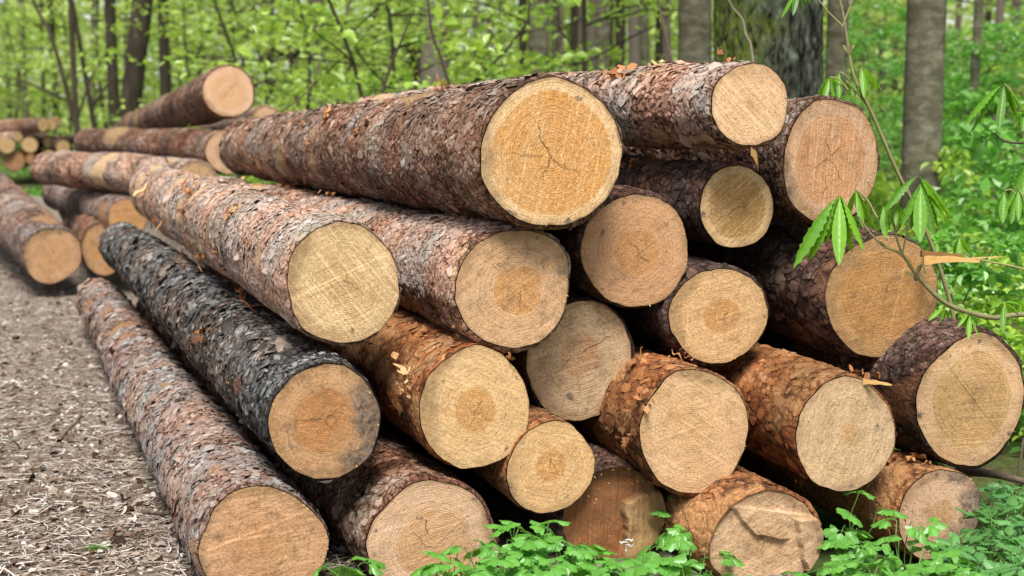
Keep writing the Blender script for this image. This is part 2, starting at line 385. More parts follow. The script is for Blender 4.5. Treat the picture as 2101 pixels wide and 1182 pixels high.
def litter_material():
    m, nt = mat('trodden path litter'); n = N(nt)
    co = n('ShaderNodeTexCoord').outputs['Object']
    a = n.noise(co, 2.0, 4, 0.6); b = n.noise(co, 55, 6, 0.75); v = n('ShaderNodeTexVoronoi', ins={'Vector': co, 'Scale': 70.0}).outputs[1]
    g = n('ShaderNodeRGBToBW', ins={0: v}).outputs[0]
    t = n.math('ADD', n.math('MULTIPLY', b, 0.7), n.math('MULTIPLY', g, 0.35))
    c = n.ramp(t, [(0.2, (0.035, 0.025, 0.02)), (0.42, (0.13, 0.10, 0.08)), (0.62, (0.285, 0.245, 0.212)), (0.85, (0.47, 0.43, 0.395))])
    c = n.mix(n.rng(a, 0.45, 0.7, 0.0, 0.3), c, (0.14, 0.11, 0.085))
    n.out(n.bsdf(c, 0.95, n.bump(t, 0.9, 0.012), 0.1)); return m
M_SOIL = soil_material(); M_PATH = litter_material()
def warp(a, b, n, p):                             # denser samples close to the camera
    t = np.linspace(0, 1, n); return a + (b - a) * t ** p
xs = np.concatenate([-warp(0, 180, 90, 1.7)[::-1][:-1], warp(0, 180, 90, 1.7)]); ys = np.concatenate([-warp(0.5, 90, 30, 2)[::-1], warp(0, 220, 150, 2.2)])
tag(sheet('ground', xs, ys, gz, M_SOIL), kind='structure')
def path_right(y): return -0.10 - 0.36 * (y - 3.3) * 1.0 + 0.02 * y
def path_edge(X, Y):
    P = np.stack([X, Y, X * 0], -1)
    return path_right(Y) + 0.9 + 0.12 * fbm(P * 2.2, 3, 21)
def path_z(X, Y):
    P = np.stack([X, Y, X * 0], -1)
    return np.minimum(0.010 + 0.016 * fbm(P * 3.1, 4, 31), 0.03) * sstep(24, 18, Y) - 0.0
tag(sheet('path', np.linspace(-9, 1.2, 205), np.concatenate([np.linspace(1.5, 8, 160), np.linspace(8.1, 20, 90)]), path_z, M_PATH,
          lambda x, y: (x < path_edge(x, y)) & (x > path_edge(x, y) - 4.6 - 0.25 * y + 0.2 * np.sin(y * 2))), kind='structure')

# ------------------------------------------------------------------ logs
CUT_DEF = dict(sap=(0.56, 0.37, 0.175), heart=(0.48, 0.26, 0.095), hr=0.0, lam=0.0060, saw=0.35, dirt=0.3, pith=(0, 0), cracks=(), mold=None, spots=0.22, edge=0.6, chord=0)
DIR = unit(np.array([-1.52, 4.35, 0.0]))
LOGS = {}
def make_log(key, label, near, d, far=None, kind='grey', hero=0, L=4.6, taper=0.84, rfar=None, cut=None, plate=0.034, relief=1.0, flakes=0,
             peel=0.06, bt=0.011, ragged=0.016, lump=0.02, group=None, seed=None, far_r_px=None, nv=None, strips=(), asp=1.6, dirv=None, facing=0.0, tilt=(0, 0), low=False, bare=(), crk=1.0):
    px, py, rx, ry = near
    seed = seed if seed is not None else sum(ord(q) * (i * 37 + 11) for i, q in enumerate(key)) % 100000
    r = np.random.default_rng(seed)
    P0 = at(px, py, d)
    if far is not None: P1 = at(*far)
    else: P1 = P0 + (DIR if dirv is None else unit(dirv)) * L
    L = float(np.linalg.norm(P1 - P0)); Wd = (P1 - P0) / L
    E1 = unit(np.cross(Wd, [0, 0, 1.0])); E2 = np.cross(E1, Wd)
    if facing: E1 = -E1; E2 = np.cross(E1, Wd); E2 = E2 if E2[2] > 0 else -E2
    q0, z0 = proj(P0); q1, _ = proj(P0 + E1 * 0.05); q2, _ = proj(P0 + E2 * 0.05)
    a = rx / max(abs(q1[0] - q0[0]) / 0.05, 1e-6); b = ry / (abs(q2[1] - q0[1]) / 0.05)
    a = float(np.clip(a, b * 0.78, b * 1.28))
    R = math.sqrt(a * b)
    if far_r_px: taper = far_r_px / FPX * far[2] / R
    amp = [0.018, 0.013, 0.009, 0.006, 0.004]; phs = r.uniform(0, 6.28, 5); mul = r.uniform(0.4, 1.3, 5) * (lump / 0.02)
    ph2 = r.uniform(0, 6.28, 8)
    def outline(v): return 1 + sum(amp[k] * mul[k] * np.cos((k + 2) * v + phs[k]) for k in range(5)) + sum(0.0035 * np.cos(k_ * v + ph2[q_]) for q_, k_ in enumerate((7, 9, 13, 17))) + 0.012 * fbm(np.stack([np.cos(v) * 7 + ph2[0] * 9, np.sin(v) * 7, v * 0 + ph2[1] * 9], -1), 3, 29)
    nv = nv or (72 if low else 240 if hero else 168); nu = 30 if low == 2 else 150 if low else (520 if hero else 190)
    kk = 0.38 if hero else (0.5 if low else 0.10)
    s = np.linspace(0, 1, nu); u = L * (kk * s + (1 - kk) * s * s)
    v = np.arange(nv) / nv * 2 * math.pi
    U, Vv = np.meshgrid(u, v, indexing='ij')
    ol = outline(v)[None, :]
    off = r.uniform(20, 60, 3)
    lc = np.stack([U, a * np.cos(Vv), b * np.sin(Vv)], -1) + off
    # bark relief
    wv = lc + 0.022 * np.stack([fbm(lc * 22, 3, 1), fbm(lc * 22, 3, 4), fbm(lc * 22, 3, 7)], -1)
    pl = fbm(lc * np.array([2.2, 4.5, 4.5]), 4, 5)
    th = np.quantile(pl, 1 - peel) if peel > 0 else 9
    pe = sstep(th - 0.03, th + 0.05, pl)
    if low == 2:
        h = 0.004 * fbm(lc * 22, 3, 8); tone = 0.5 + 0.35 * fbm(lc * np.array([9, 14, 14]), 3, 9); 
    else:
        ps = plate * 0.75; q = wv * np.array([1 / (ps * asp), 1 / ps, 1 / ps])
        f1, f2, cid = worley(q, 11)
        crack = 1 - sstep(0.02, 0.22, f2 - f1)
        g1, g2, c2 = worley(q * 2.3 + 5, 41)
        big = fbm(lc * 7, 3, 7)
        h = (0.0030 * (cid - 0.5) + 0.0022 * (c2 - 0.5) - 0.0045 * crack - 0.0018 * (1 - sstep(0.02, 0.2, g2 - g1))) * relief * 0.55
        h = h * (1 - 0.75 * pe) - 0.004 * pe * min(1, bt / 0.006) + 0.005 * big + 0.017 * fbm(lc * 2.3, 2, 83) + 0.0012 * fbm(lc * 120, 2, 13) * relief
        tone = 0.58 + 0.6 * crk * (0.22 * (cid - 0.5) + 0.20 * (c2 - 0.5) - 0.40 * crack) + 0.30 * big + 0.16 * fbm(lc * 2.6, 3, 19)
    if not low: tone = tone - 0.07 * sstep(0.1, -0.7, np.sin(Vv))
    # branch stubs
    for _ in range(0 if low == 2 else r.integers(4, 10)):
        uu, vv = r.uniform(0.15, L), r.uniform(0, 6.28); w_ = r.uniform(0.025, 0.05)
        dd = ((U - uu) / w_) ** 2 + (((Vv - vv + math.pi) % (2 * math.pi) - math.pi) * R / w_) ** 2
        h = h + 0.016 * np.exp(-dd) - 0.010 * np.exp(-dd * 6); tone = tone - 0.30 * np.exp(-dd * 3)
    hs_ = sum(np.roll(h, q, axis=1) for q in range(-5, 6)) / 11; wq_ = np.clip(U / 0.025, 0, 1); h = hs_ * (1 - wq_) + h * wq_
    rag = ragged * (0.5 + 0.5 * fbm(np.stack([np.cos(v) * 3.5, np.sin(v) * 3.5, v * 0 + seed % 97], -1), 3, 17))
    rag = np.maximum(rag, 0) + 0.001
    if not low: rag = rag + 0.030 * sstep(0.12, 0.30, fbm(np.stack([np.cos(v) * 2.2, np.sin(v) * 2.2, v * 0 + seed % 89 + .5], -1), 3, 23))
    Us = U + rag[None] * np.clip(1 - U / 0.12, 0, 1)
    sc = 1 - (1 - taper) * U / L
    bend = r.uniform(-0.02, 0.02, 2)
    bx = bend[0] * np.sin(math.pi * U / L); by = bend[1] * np.sin(math.pi * U / L)
    dirE = np.stack([np.cos(Vv) / a, np.sin(Vv) / b], -1); dirE = dirE / np.linalg.norm(dirE, axis=-1, keepdims=True)
    def pos(uu, c, s_, hh, scl, bx_=0, by_=0):
        return P0 + uu[..., None] * Wd + (a * c * scl + bx_)[..., None] * E1 + (b * s_ * scl + by_)[..., None] * E2
    Nn = dirE[..., :1] * E1 + dirE[..., 1:] * E2
    V = pos(Us + tilt[0] * a * np.cos(Vv) * np.clip(1 - U / 0.5, 0, 1) + tilt[1] * b * np.sin(Vv) * np.clip(1 - U / 0.5, 0, 1), np.cos(Vv), np.sin(Vv), h, sc * ol, bx, by) + Nn * h[..., None]
    V = V.reshape(-1, 3)
    for (bx_, by_, br_, bs_) in bare:             # places where the bark has been knocked off
        qq, zz = proj(V); vis = ((V - CO) * Nn.reshape(-1, 3)).sum(-1) < 0
        i0 = int(np.argmin(np.hypot(qq[:, 0] - bx_, qq[:, 1] - by_) + np.where(vis, 0, 1e4)))
        dl = V - V[i0]; du = dl @ Wd; dd_ = np.sqrt((du / bs_) ** 2 + (dl * dl).sum(-1) - du * du) / br_
        pe = np.maximum(pe, sstep(1.1, 0.8, dd_ + 0.55 * fbm(lc.reshape(-1, 3) * 30, 3, 77)).reshape(pe.shape))
    # inner lip of the bark at both ends
    wo = 1 - bt / R
    def tl(c, s_): return tilt[0] * a * c + tilt[1] * b * s_
    inner0 = pos(0.002 + tl(np.cos(v), np.sin(v)), np.cos(v), np.sin(v), 0, outline(v) * (wo + 0.002 / R))
    inner1 = pos(v * 0 + L - 0.002, np.cos(v), np.sin(v), 0, outline(v) * taper * (wo + 0.002 / R))
    nb = len(V)
    allV = np.concatenate([V, inner0, inner1])
    j = np.arange(nv); j2 = (j + 1) % nv
    F = [np.concatenate([grid_faces(nu, nv), np.stack([nb + j, nb + j2, j2, j], -1),
                         np.stack([(nu - 1) * nv + j, (nu - 1) * nv + j2, nb + nv + j2, nb + nv + j], -1)])]
    if not facing: F = [f[:, ::-1] for f in F]
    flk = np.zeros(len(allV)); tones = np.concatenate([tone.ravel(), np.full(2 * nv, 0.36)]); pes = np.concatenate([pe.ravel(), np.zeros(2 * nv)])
    lcs = np.concatenate([lc.reshape(-1, 3), (lc[0] - off) * np.array([1, wo - .03, wo - .03]) + off + np.array([-.012, 0, 0]), lc[-1]])
    # loose flakes that curl away from the bark
    if flakes:
        dens = u * 0 + 1; flakes = int(flakes * 2.7); fs = r.random(flakes) ** 1.25
        uu = fs * (L - 0.05) + 0.02
        ii = np.clip(np.searchsorted(u, uu), 0, nu - 1); jj = r.integers(0, nv, flakes)
        und = np.sin(v[jj]) < -0.15; ok = (pe[ii, jj] < 0.35) & ~(und & (r.random(flakes) < 0.6)); ii, jj = ii[ok], jj[ok]; nf = len(ii)
        C = V.reshape(nu, nv, 3)[ii, jj]; Nf = Nn[ii, jj]; Tf = np.cross(Nf, Wd)
        K = 8
        ang = np.arange(K) / K * 2 * math.pi + r.uniform(-0.25, 0.25, (nf, K))
        rad = r.uniform(0.5, 1.25, (nf, K)); sz = plate * np.where(r.random(nf) < 0.25, 0.36, 0.20) * np.exp(np.clip(r.normal(0, 0.38, nf), -1, 0.5)) * (1 + 0.5 * uu[ok] / L)
        ls = rad * np.cos(ang) * (sz * asp)[:, None]; lt = rad * np.sin(ang) * sz[:, None]
        ro = r.normal(0, 0.45, nf)[:, None]; ls, lt = ls * np.cos(ro) - lt * np.sin(ro), ls * np.sin(ro) + lt * np.cos(ro)
        ta = r.uniform(0, 6.28, nf)[:, None]; lift = (np.abs(r.normal(0.06, 0.12, nf)) * np.where(r.random(nf) < .12, 2.2, 1))[:, None] * relief
        tl_ = (ls * np.cos(ta) + lt * np.sin(ta)) * lift
        hz = 0.0010 + np.maximum(tl_, -0.003) - lt * lt / (2 * R) + r.normal(0, 0.0007, (nf, K))
        B = C[:, None] + ls[..., None] * Wd + lt[..., None] * Tf[:, None] + hz[..., None] * Nf[:, None]
        cen = C + Nf * 0.0022
        FV = np.concatenate([cen[:, None], B], 1).reshape(-1, 3)
        bi = (np.arange(nf) * (K + 1))[:, None] + len(allV); k = np.arange(K)[None]
        tri = np.stack([bi + 0 * k, bi + 1 + k, bi + 1 + (k + 1) % K], -1).reshape(-1, 3)
        ft = np.repeat(np.clip(0.55 + 0.10 * r.normal(size=nf) + 0.55 * (tone[ii, jj] - 0.5), 0.1, 1.0), K + 1)
        ft = ft + np.tile(np.concatenate([[0.04], np.full(K, -0.05)]), nf)
        fl = np.repeat(lc[ii, jj] , K + 1, axis=0) + r.normal(0, 0.004, (nf * (K + 1), 3)) + np.stack([np.concatenate([np.zeros((nf, 1)), ls], 1).ravel(), np.concatenate([np.zeros((nf, 1)), lt], 1).ravel(), np.zeros(nf * (K + 1))], -1)
        allV = np.concatenate([allV, FV]); F.append(tri); flk = np.concatenate([flk, np.ones(len(FV))])
        tones = np.concatenate([tones, ft]); pes = np.concatenate([pes, np.zeros(len(FV))]); lcs = np.concatenate([lcs, fl])
    mid = (P0 + P1) / 2; loc = mid - np.array([0, 0, R * 0.92])
    o = thing('log', label, 'log', loc, group)
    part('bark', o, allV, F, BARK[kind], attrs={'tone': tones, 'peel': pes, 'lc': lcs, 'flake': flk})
    # sawn ends
    ck = dict(CUT_DEF); ck.update(cut or {})
    mface = face_material('sawn pine end grain', ck['sap'], ck['heart'], ck['lam'] * R / 0.16, ck['saw'], ck['dirt'], r.uniform(0, 3.1) if 'ang' not in ck else ck['ang'])
    def cutface(Pc, sgn, scl, nr, nvv, full):
        vv = np.arange(nvv) / nvv * 2 * math.pi
        t = np.linspace(0, 1, nr)
        T, VV = np.meshgrid(t, vv, indexing='ij')
        pit = np.array(ck['pith']) * R
        X = pit[0] * (1 - T) ** 1.0 + T * a * np.cos(VV) * outline(VV) * wo * scl
        Y = pit[1] * (1 - T) ** 1.0 + T * b * np.sin(VV) * outline(VV) * wo * scl
        fcv = np.stack([X, Y, X * 0], -1) + off
        dz = 0.0006 * fbm(fcv * 90, 2, 61) + 0.0015 * fbm(fcv * 12, 2, 62)
        if full:
            al, c0_ = r.uniform(0, 6.28), r.uniform(-0.5, 0.5)
            dz = dz + ck.get('chord', 0) * sstep(-0.008, 0.008, X / R * math.cos(al) + Y / R * math.sin(al) - c0_ + 0.03 * fbm(fcv * 9, 2, 66)) + 0.0007 * fbm(np.stack([(X * math.cos(al) + Y * math.sin(al)) * 150, (Y * math.cos(al) - X * math.sin(al)) * 6, X * 0], -1), 2, 67)
        if full and ck.get('step'): dz = dz + ck['step'](X / R, Y / R, fcv)
        Z = dz + (tl(X / a, Y / b) if full else 0)
        FVt = (Pc + X[..., None] * E1 + Y[..., None] * E2 + (Z * sgn)[..., None] * Wd).reshape(-1, 3)
        Ff = grid_faces(nr, nvv)
        if (sgn > 0) == (not facing): Ff = Ff[:, ::-1]
        nz = fbm(fcv * 8, 4, 71)
        ring = T * R
        heart = sstep(0.035, -0.02, T - ck['hr'] - 0.05 * nz) if ck['hr'] > 0 else sstep(0.75, 0.0, T) * 0.6
        if ck.get('patch'): heart = ck['patch'](X / R, Y / R, fcv)
        edge = ck['edge'] * sstep(0.955, 1.0, T + 0.03 * fbm(fcv * 40, 2, 72))
        edge = np.maximum(edge, 0.50 * sstep(0.80, 1.02, T + 0.34 * nz) * (0.4 + 0.9 * np.clip(np.sin(VV + off[0]) * .5 + .5, 0, 1)))
        stn = np.zeros_like(T)
        if full and ck['mold'] is not None:
            for (ma, mw, me, ms) in ck['mold']:
                dv = np.abs((VV - ma + math.pi) % (2 * math.pi) - math.pi)
                stn = np.maximum(stn, ms * sstep(me, me + 0.22, T + 0.32 * nz + 0.15 * fbm(fcv * 40, 3, 73)) * sstep(mw, mw * 0.4, dv + 0.3 * nz))
        if full and ck['spots']:
            fs_ = fbm(fcv * 30, 3, 74); stn = np.maximum(stn, 0.9 * sstep(0.60 - ck['spots'] * 0.3, 0.72 - ck['spots'] * 0.3, fs_ * (0.4 + 0.8 * T)))
        n0 = len(FVt); VV_ = [FVt]; FF = [Ff]; MI = [np.zeros(len(Ff), int)]
        at_ = {'ring': [ring.ravel()], 'heart': [heart.ravel()], 'edge': [edge.ravel()], 'stain': [stn.ravel()], 'tone': [np.full(n0, 0.3)]}
        fcs = [fcv.reshape(-1, 3)]
        if full:
            for cr in ck['cracks']:
                ca, cl, cw = cr[:3]; c0 = cr[3] if len(cr) > 3 else 0.0
                m_ = 16; tt = np.linspace(0, 1, m_); rr = c0 + (cl - c0) * tt
                wob = np.cumsum(r.normal(0, 0.014, m_))
                cx = pit[0] + R * (rr * np.cos(ca) - wob * np.sin(ca)); cy = pit[1] + R * (rr * np.sin(ca) + wob * np.cos(ca))
                wd = 0.62 * cw * (np.sin(math.pi * np.clip(tt * 0.85 + 0.15, 0, 1)) ** 0.6) * r.uniform(0.5, 1.3, m_)
                nx, ny = -np.sin(ca), np.cos(ca)
                zz = -0.0016 + tl(cx / a, cy / b) + (ck['step'](cx / R, cy / R, np.stack([cx, cy, cx * 0], -1) + off) if ck.get('step') else 0)
                A_ = Pc + (cx + nx * wd)[:, None] * E1 + (cy + ny * wd)[:, None] * E2 + (np.asarray(zz) * np.ones(m_))[:, None] * Wd
                B_ = Pc + (cx - nx * wd)[:, None] * E1 + (cy - ny * wd)[:, None] * E2 + (np.asarray(zz) * np.ones(m_))[:, None] * Wd
                VV_.append(np.stack([A_, B_], 1).reshape(-1, 3)); k = np.arange(m_ - 1) * 2 + n0
                FF.append(np.stack([k, k + 1, k + 3, k + 2], -1)); MI.append(np.ones(m_ - 1, int)); n0 += 2 * m_
                for q in at_: at_[q].append(np.full(2 * m_, 0.3 if q == 'tone' else 0.0))
                fcs.append(np.zeros((2 * m_, 3)))
            # sawdust and torn fibres clinging to the cut
            nsd = int(90 * (R / 0.16)); 
            if d < 6:
                sv = r.uniform(0, 6.28, nsd); stt = np.sqrt(r.random(nsd)) * 0.99; fr = r.random(nsd) < 0.3; stt[fr] = r.uniform(0.94, 1.0, fr.sum())
                sx = stt * a * wo * np.cos(sv) * outline(sv); sy = stt * b * wo * np.sin(sv) * outline(sv); ln = r.uniform(0.0015, 0.006, nsd) * np.where(fr, 0.8, 0.7); an = r.uniform(0, 6.28, nsd)
                tri = []
                for q in range(3):
                    aa = an + q * 2.1; l_ = ln * (1.0 if q == 0 else 0.45)
                    zq = -0.002 - (r.uniform(0.0, 0.005, nsd) if q == 0 else 0) + tl(sx / a, sy / b)
                    tri.append(Pc + (sx + l_ * np.cos(aa))[:, None] * E1 + (sy + l_ * np.sin(aa))[:, None] * E2 + (zq * np.ones(nsd))[:, None] * Wd)
                TV = np.stack(tri, 1).reshape(-1, 3); VV_.append(TV); tf = np.arange(nsd * 3).reshape(-1, 3) + n0
                for q in at_: at_[q].append(np.full(nsd * 3, 0.0) if q != 'tone' else np.repeat(r.uniform(0.3, 1, nsd), 3))
                fcs.append(np.zeros((nsd * 3, 3))); FF.append(tf); MI.append(np.full(nsd, 2))
        # keep face groups by size
        quads = [f for f in FF if f.shape[1] == 4]; tris = [f for f in FF if f.shape[1] == 3]
        mi = np.concatenate([m_ for f, m_ in zip(FF, MI) if f.shape[1] == 4] + [m_ for f, m_ in zip(FF, MI) if f.shape[1] == 3])
        Fl = [np.concatenate(quads)] + ([np.concatenate(tris)] if tris else [])
        at2 = {q: np.concatenate(w) for q, w in at_.items()}; at2['fc'] = np.concatenate(fcs)
        return part('sawn_end', o, np.concatenate(VV_), Fl, [mface, M_CRACK, M_WOODCHIP], attrs=at2, mi=mi)
    big = d < 6
    cutface(P0, 1.0, 1.0, 64 if big else 24, 200 if big else 64, True)
    cutface(P1 - Wd * 0.002, -1.0, taper, 12, 64, False)
    LOGS[key] = dict(o=o, V=V, N=Nn.reshape(-1, 3), W=Wd, R=R, r=r, P0=P0, E1=E1, E2=E2, a=a, b=b, off=off, outline=outline, wo=wo)
    for sp in strips: add_strip(key, *sp)
    return o
def surface(key, px, py):                         # bark point of a log that the photograph shows at px, py
    g = LOGS[key]; q, z = proj(g['V']); fr = ((g['V'] - CO) * g['N']).sum(-1) < 0.05 * z
    e = np.hypot(q[:, 0] - px, q[:, 1] - py) + np.where(fr, 0, 1e4)
    i = int(np.argmin(e)); return g['V'][i], g['N'][i]
def add_strip(key, px, py, length=0.12, width=0.012, curl=0.5, ang=None, tone=0.5):
    length *= 0.6; curl *= 0.55
    g = LOGS[key]; r = g['r']; C, Nv = surface(key, px, py); Tv = np.cross(Nv, g['W'])
    ang = r.uniform(0, 6.28) if ang is None else ang
    mb = MB()
    for q in range(r.integers(4, 8)):
        an = ang + r.normal(0, 0.35); D = g['W'] * math.cos(an) + Tv * math.sin(an); Sd = np.cross(Nv, D)
        n_ = 8; t = np.linspace(0, 1, n_); l_ = length * r.uniform(0.5, 1.1); w_ = width * r.uniform(0.15, 0.75)
        c0 = C + r.normal(0, 0.016, 3)
        up = curl * l_ * t ** 2 + 0.004 + 0.006 * np.sin(t * 9 + q)
        ctr = c0 + (t * l_)[:, None] * D + up[:, None] * Nv + (r.normal(0, 0.1) * l_ * np.sin(t * 3))[:, None] * Sd
        wd = w_ * (1 - 0.8 * t) * r.uniform(0.7, 1.2, n_)
        tw = r.normal(0, 0.8) * t
        Sx = Sd * np.cos(tw)[:, None] + Nv * np.sin(tw)[:, None]
        Vs = np.stack([ctr + Sx * wd[:, None], ctr - Sx * wd[:, None]], 1).reshape(-1, 3); k = np.arange(n_ - 1) * 2
        mb.add(Vs, np.stack([k, k + 1, k + 3, k + 2], -1), tone + r.uniform(-0.3, 0.3))
    mb.part('bark_strip', g['o'], M_STRIP)

TAN = (0.56, 0.37, 0.175); PALE = (0.62, 0.45, 0.255); DULL = (0.50, 0.325, 0.15); ORG = (0.56, 0.29, 0.085); RED = (0.53, 0.27, 0.11); GREY_ = (0.56, 0.41, 0.26)
G1 = 'logs of the large roadside stack'
star = lambda n, l, w, s=0: tuple((s + q * 6.283 / n, l * (0.7 + 0.3 * ((q * 7) % 3) / 2), w) for q in range(n))
make_log('A', 'long scaly grey log on the ground beside the path, nearest to the camera', (540, 1117, 139, 123), 3.6, (205, 617, 8.0), 'grey', 1, far_r_px=46, flakes=6500, plate=0.034, peel=0.03, bare=((600, 985, .02, 1), (440, 960, .02, 2), (255, 690, .03, 2), (215, 640, .05, 2), (180, 625, .05, 2), (340, 790, .02, 2)), ragged=0.02, lump=0.05, group=G1, nv=260,
         cut=dict(chord=-0.002, sap=(0.536, 0.318, 0.181), heart=(0.468, 0.251, 0.104), hr=0.0, dirt=0.5, saw=0.45, ang=0.05, pith=(0.0, 0.02), cracks=((1.9, 0.30, 0.0011), (3.3, 0.24, 0.0010), (5.5, 0.22, 0.0009)), mold=((3.6, 0.5, 0.82, 0.7),)))
make_log('B', 'blackened log with loose dark flakes and an orange sawn end stained grey on its right', (668, 866, 122, 125), 3.66, (252, 503, 7.9), 'black', 1, far_r_px=45, flakes=5200, plate=0.036, relief=1.35, peel=0.015, bare=((400, 695, .025, 3), (485, 790, .03, 2.5), (350, 640, .02, 2)), group=G1, ragged=0.01,
         cut=dict(chord=0.001, sap=(0.498, 0.301, 0.160), heart=(0.450, 0.207, 0.078), hr=0.55, dirt=0.45, pith=(-0.02, 0.05), cracks=((0.6, 0.30, 0.0012), (3.2, 0.5, 0.0011), (5.2, 0.22, 0.0009)), mold=((0.1, 0.95, 0.42, 0.95), (5.6, 0.8, 0.62, 0.95)), edge=0.9, saw=0.2),
         strips=((540, 640, 0.16, 0.02, 0.05, 1.3, 0.3), (480, 790, 0.2, 0.02, 0.05, 0.2, 0.2), (420, 700, .14, .018, .05, .4, .2)))
make_log('C', 'pinkish log with torn far end and orange bark shreds, above the blackened log', (705, 582, 121, 126), 3.72, (316, 392, 7.9), 'pink', 1, far_r_px=53, flakes=2000, crk=0.35, plate=0.030, relief=0.65, asp=2.2, peel=0.002, bare=((285, 375, .13, 1.2), (310, 350, .10, 1.2), (290, 430, .10, 1.2), (340, 440, .06, 1), (365, 440, .06, 1.2), (400, 400, .05, 1), (410, 500, .05, 1), (480, 430, .03, 2), (290, 430, .07, 1), (370, 370, .05, 1)), bt=0.006, group=G1, lump=0.03,
         cut=dict(chord=0.002, sap=PALE, heart=(0.553, 0.311, 0.134), hr=0.0, saw=0.75, ang=-0.9, dirt=0.18, cracks=((1.5, 0.16, 0.0010), (5.9, 0.3, 0.0008)), pith=(0.0, 0.05), spots=0.15),
         strips=((330, 430, .22, .03, .3), (360, 400, .2, .03, .4), (380, 455, .22, .03, .25, None, .4), (400, 395, .25, .02, .5), (420, 520, .2, .03, .35, None, .35), (450, 520, .2, .012, .6), (310, 370, .2, .03, .3, None, .8), (485, 430, .16, .02, .4), (495, 585, .09, .012, .6), (390, 500, .2, .02, .6, None, .3), (350, 350, .18, .03, .2, None, .9), (520, 530, .10, .012, .3, None, .6)))
make_log('D', 'pinkish log with knobbly bark and tan sawn end, under the left of the biggest log', (1055, 592, 122, 133), 3.76, (430, 415, 7.9), 'pink', 1, far_r_px=54, flakes=2000, crk=0.5, plate=0.030, relief=0.9, asp=1.8, peel=0.004, bare=((520, 385, .05, 2), (620, 395, .04, 1.5), (945, 520, .02, 1), (935, 560, .02, 1)), group=G1, lump=0.035, ragged=0.016,
         cut=dict(sap=(0.595, 0.382, 0.228), heart=(0.530, 0.276, 0.105), hr=0.42, pith=(0.12, -0.05), saw=0.3, dirt=0.42, cracks=((4.2, 0.3, 0.0009),), mold=((0.3, 0.35, 0.85, 0.9), (6.0, 0.4, 0.88, 0.8))),
         strips=((960, 450, .09, .014, .7, .4, .3), (985, 450, .09, .014, .7, .4, .3), (600, 390, .2, .02, .3), (560, 385, .2, .02, .3), (500, 380, .2, .02, .3, None, .7), (690, 410, .15, .02, .2)))
make_log('H', 'biggest log on top of the stack, its orange heart ringed by pale sapwood', (1133, 315, 150, 153), 3.68, (508, 303, 8.0), 'brown', 1, far_r_px=58, flakes=3600, crk=0.5, plate=0.030, relief=0.9, asp=2.3, peel=0.01, bare=((578, 325, .07, 1.3), (530, 335, .04, 1.5), (640, 340, .05, 1), (640, 270, .04, 1), (735, 262, .03, 1)), bt=0.006, group=G1, nv=260,
         cut=dict(sap=(0.735, 0.524, 0.302), heart=(0.56, 0.27, 0.072), hr=0.85, pith=(-0.02, -0.03), saw=0.28, ang=1.35, dirt=0.1, cracks=((2.05, 0.52, 0.0014), (5.25, 0.30, 0.0013), (3.1, 0.72, 0.0008, 0.1), (4.3, 0.42, 0.0008), (0.6, 0.3, 0.0007, .08), (3.8, 0.3, .0006), (5.7, .5, .0006, .2)), edge=0.8, mold=((2.4, 0.7, 0.93, 0.6),)),
         strips=((735, 265, .12, .015, .4), (620, 270, .12, .02, .3), (540, 340, .2, .016, .5), (530, 345, .22, .016, .5, None, .6), (670, 250, .15, .02, .3), (640, 300, .12, .015, .3)))
make_log('I', 'pale sawn log with flaky bark at the top right before the mossy trunk', (1540, 215, 87, 91), 3.95, (775, 250, 7.6), 'pink', 1, far_r_px=54, flakes=1900, crk=0.6, plate=0.036, relief=1.0, peel=0.02, group=G1, lump=0.03, ragged=0.012, bare=((1360, 285, .035, 1.5), (1450, 285, .03, 1), (760, 220, .15, 1.5)),
         cut=dict(sap=(0.709, 0.475, 0.290), heart=(0.595, 0.378, 0.177), hr=0.0, saw=0.55, ang=-0.75, dirt=0.12, cracks=((0.3, 0.05, 0.0016), (2.6, .2, .0006)), mold=((4.7, 0.8, 0.93, 0.8),), lam=0.0065),
         strips=((1330, 295, .10, .016, .5, 1.6), (1480, 128, .1, .02, .5), (1300, 150, .12, .025, .3), (1250, 158, .15, .03, .4), (1350, 140, .12, .03, .3, None, .7), (900, 215, .2, .03, .3)))
make_log('J', 'log with a tall oval reddish sawn end, beside the tall chestnut stem', (1705, 332, 107, 131), 4.18, None, 'brown', 0, flakes=500, group=G1, relief=1.1, lump=0.035,
         cut=dict(sap=(0.541, 0.347, 0.221), heart=(0.530, 0.276, 0.135), hr=0.72, pith=(-0.02, 0.08), saw=0.5, ang=1.5, dirt=0.35, cracks=((0.5, 0.33, 0.0010), (3.5, 0.4, 0.0010), (5.4, 0.5, 0.0010), (2.0, 0.42, 0.0008), (4.5, 0.75, 0.0011, 0.3)), edge=0.9, mold=((3.5, 0.7, 0.86, 0.7), (4.6, 0.25, 0.7, 0.4))))
make_log('K', 'small log with yellow brown heart and pale rim, tucked under the top right log', (1512, 425, 81, 93), 4.12, None, 'dark', 0, flakes=700, plate=0.04, group=G1,
         cut=dict(sap=(0.659, 0.458, 0.253), heart=(0.470, 0.271, 0.100), hr=0.78, saw=0.45, ang=0.7, dirt=0.25, cracks=((0.15, 0.38, 0.0012), (3.6, 0.3, 0.0011)), edge=0.7, mold=((4.9, 0.5, 0.94, 0.8),)), strips=((1290, 350, .1, .02, .3),))
make_log('L', 'round dusty log end with faint orange centre, just right of and below the biggest log', (1305, 515, 115, 126), 3.98, None, 'dark', 0, flakes=500, group=G1,
         cut=dict(sap=(0.568, 0.331, 0.189), heart=(0.511, 0.268, 0.113), hr=0.4, pith=(0.05, -0.03), dirt=0.3, cracks=((2.4, 0.32, 0.0009), (5.6, 0.3, 0.0010), (4.2, 0.2, 0.0008)), edge=0.9, saw=0.15, mold=((1.2, 0.9, 0.92, 0.6),)))
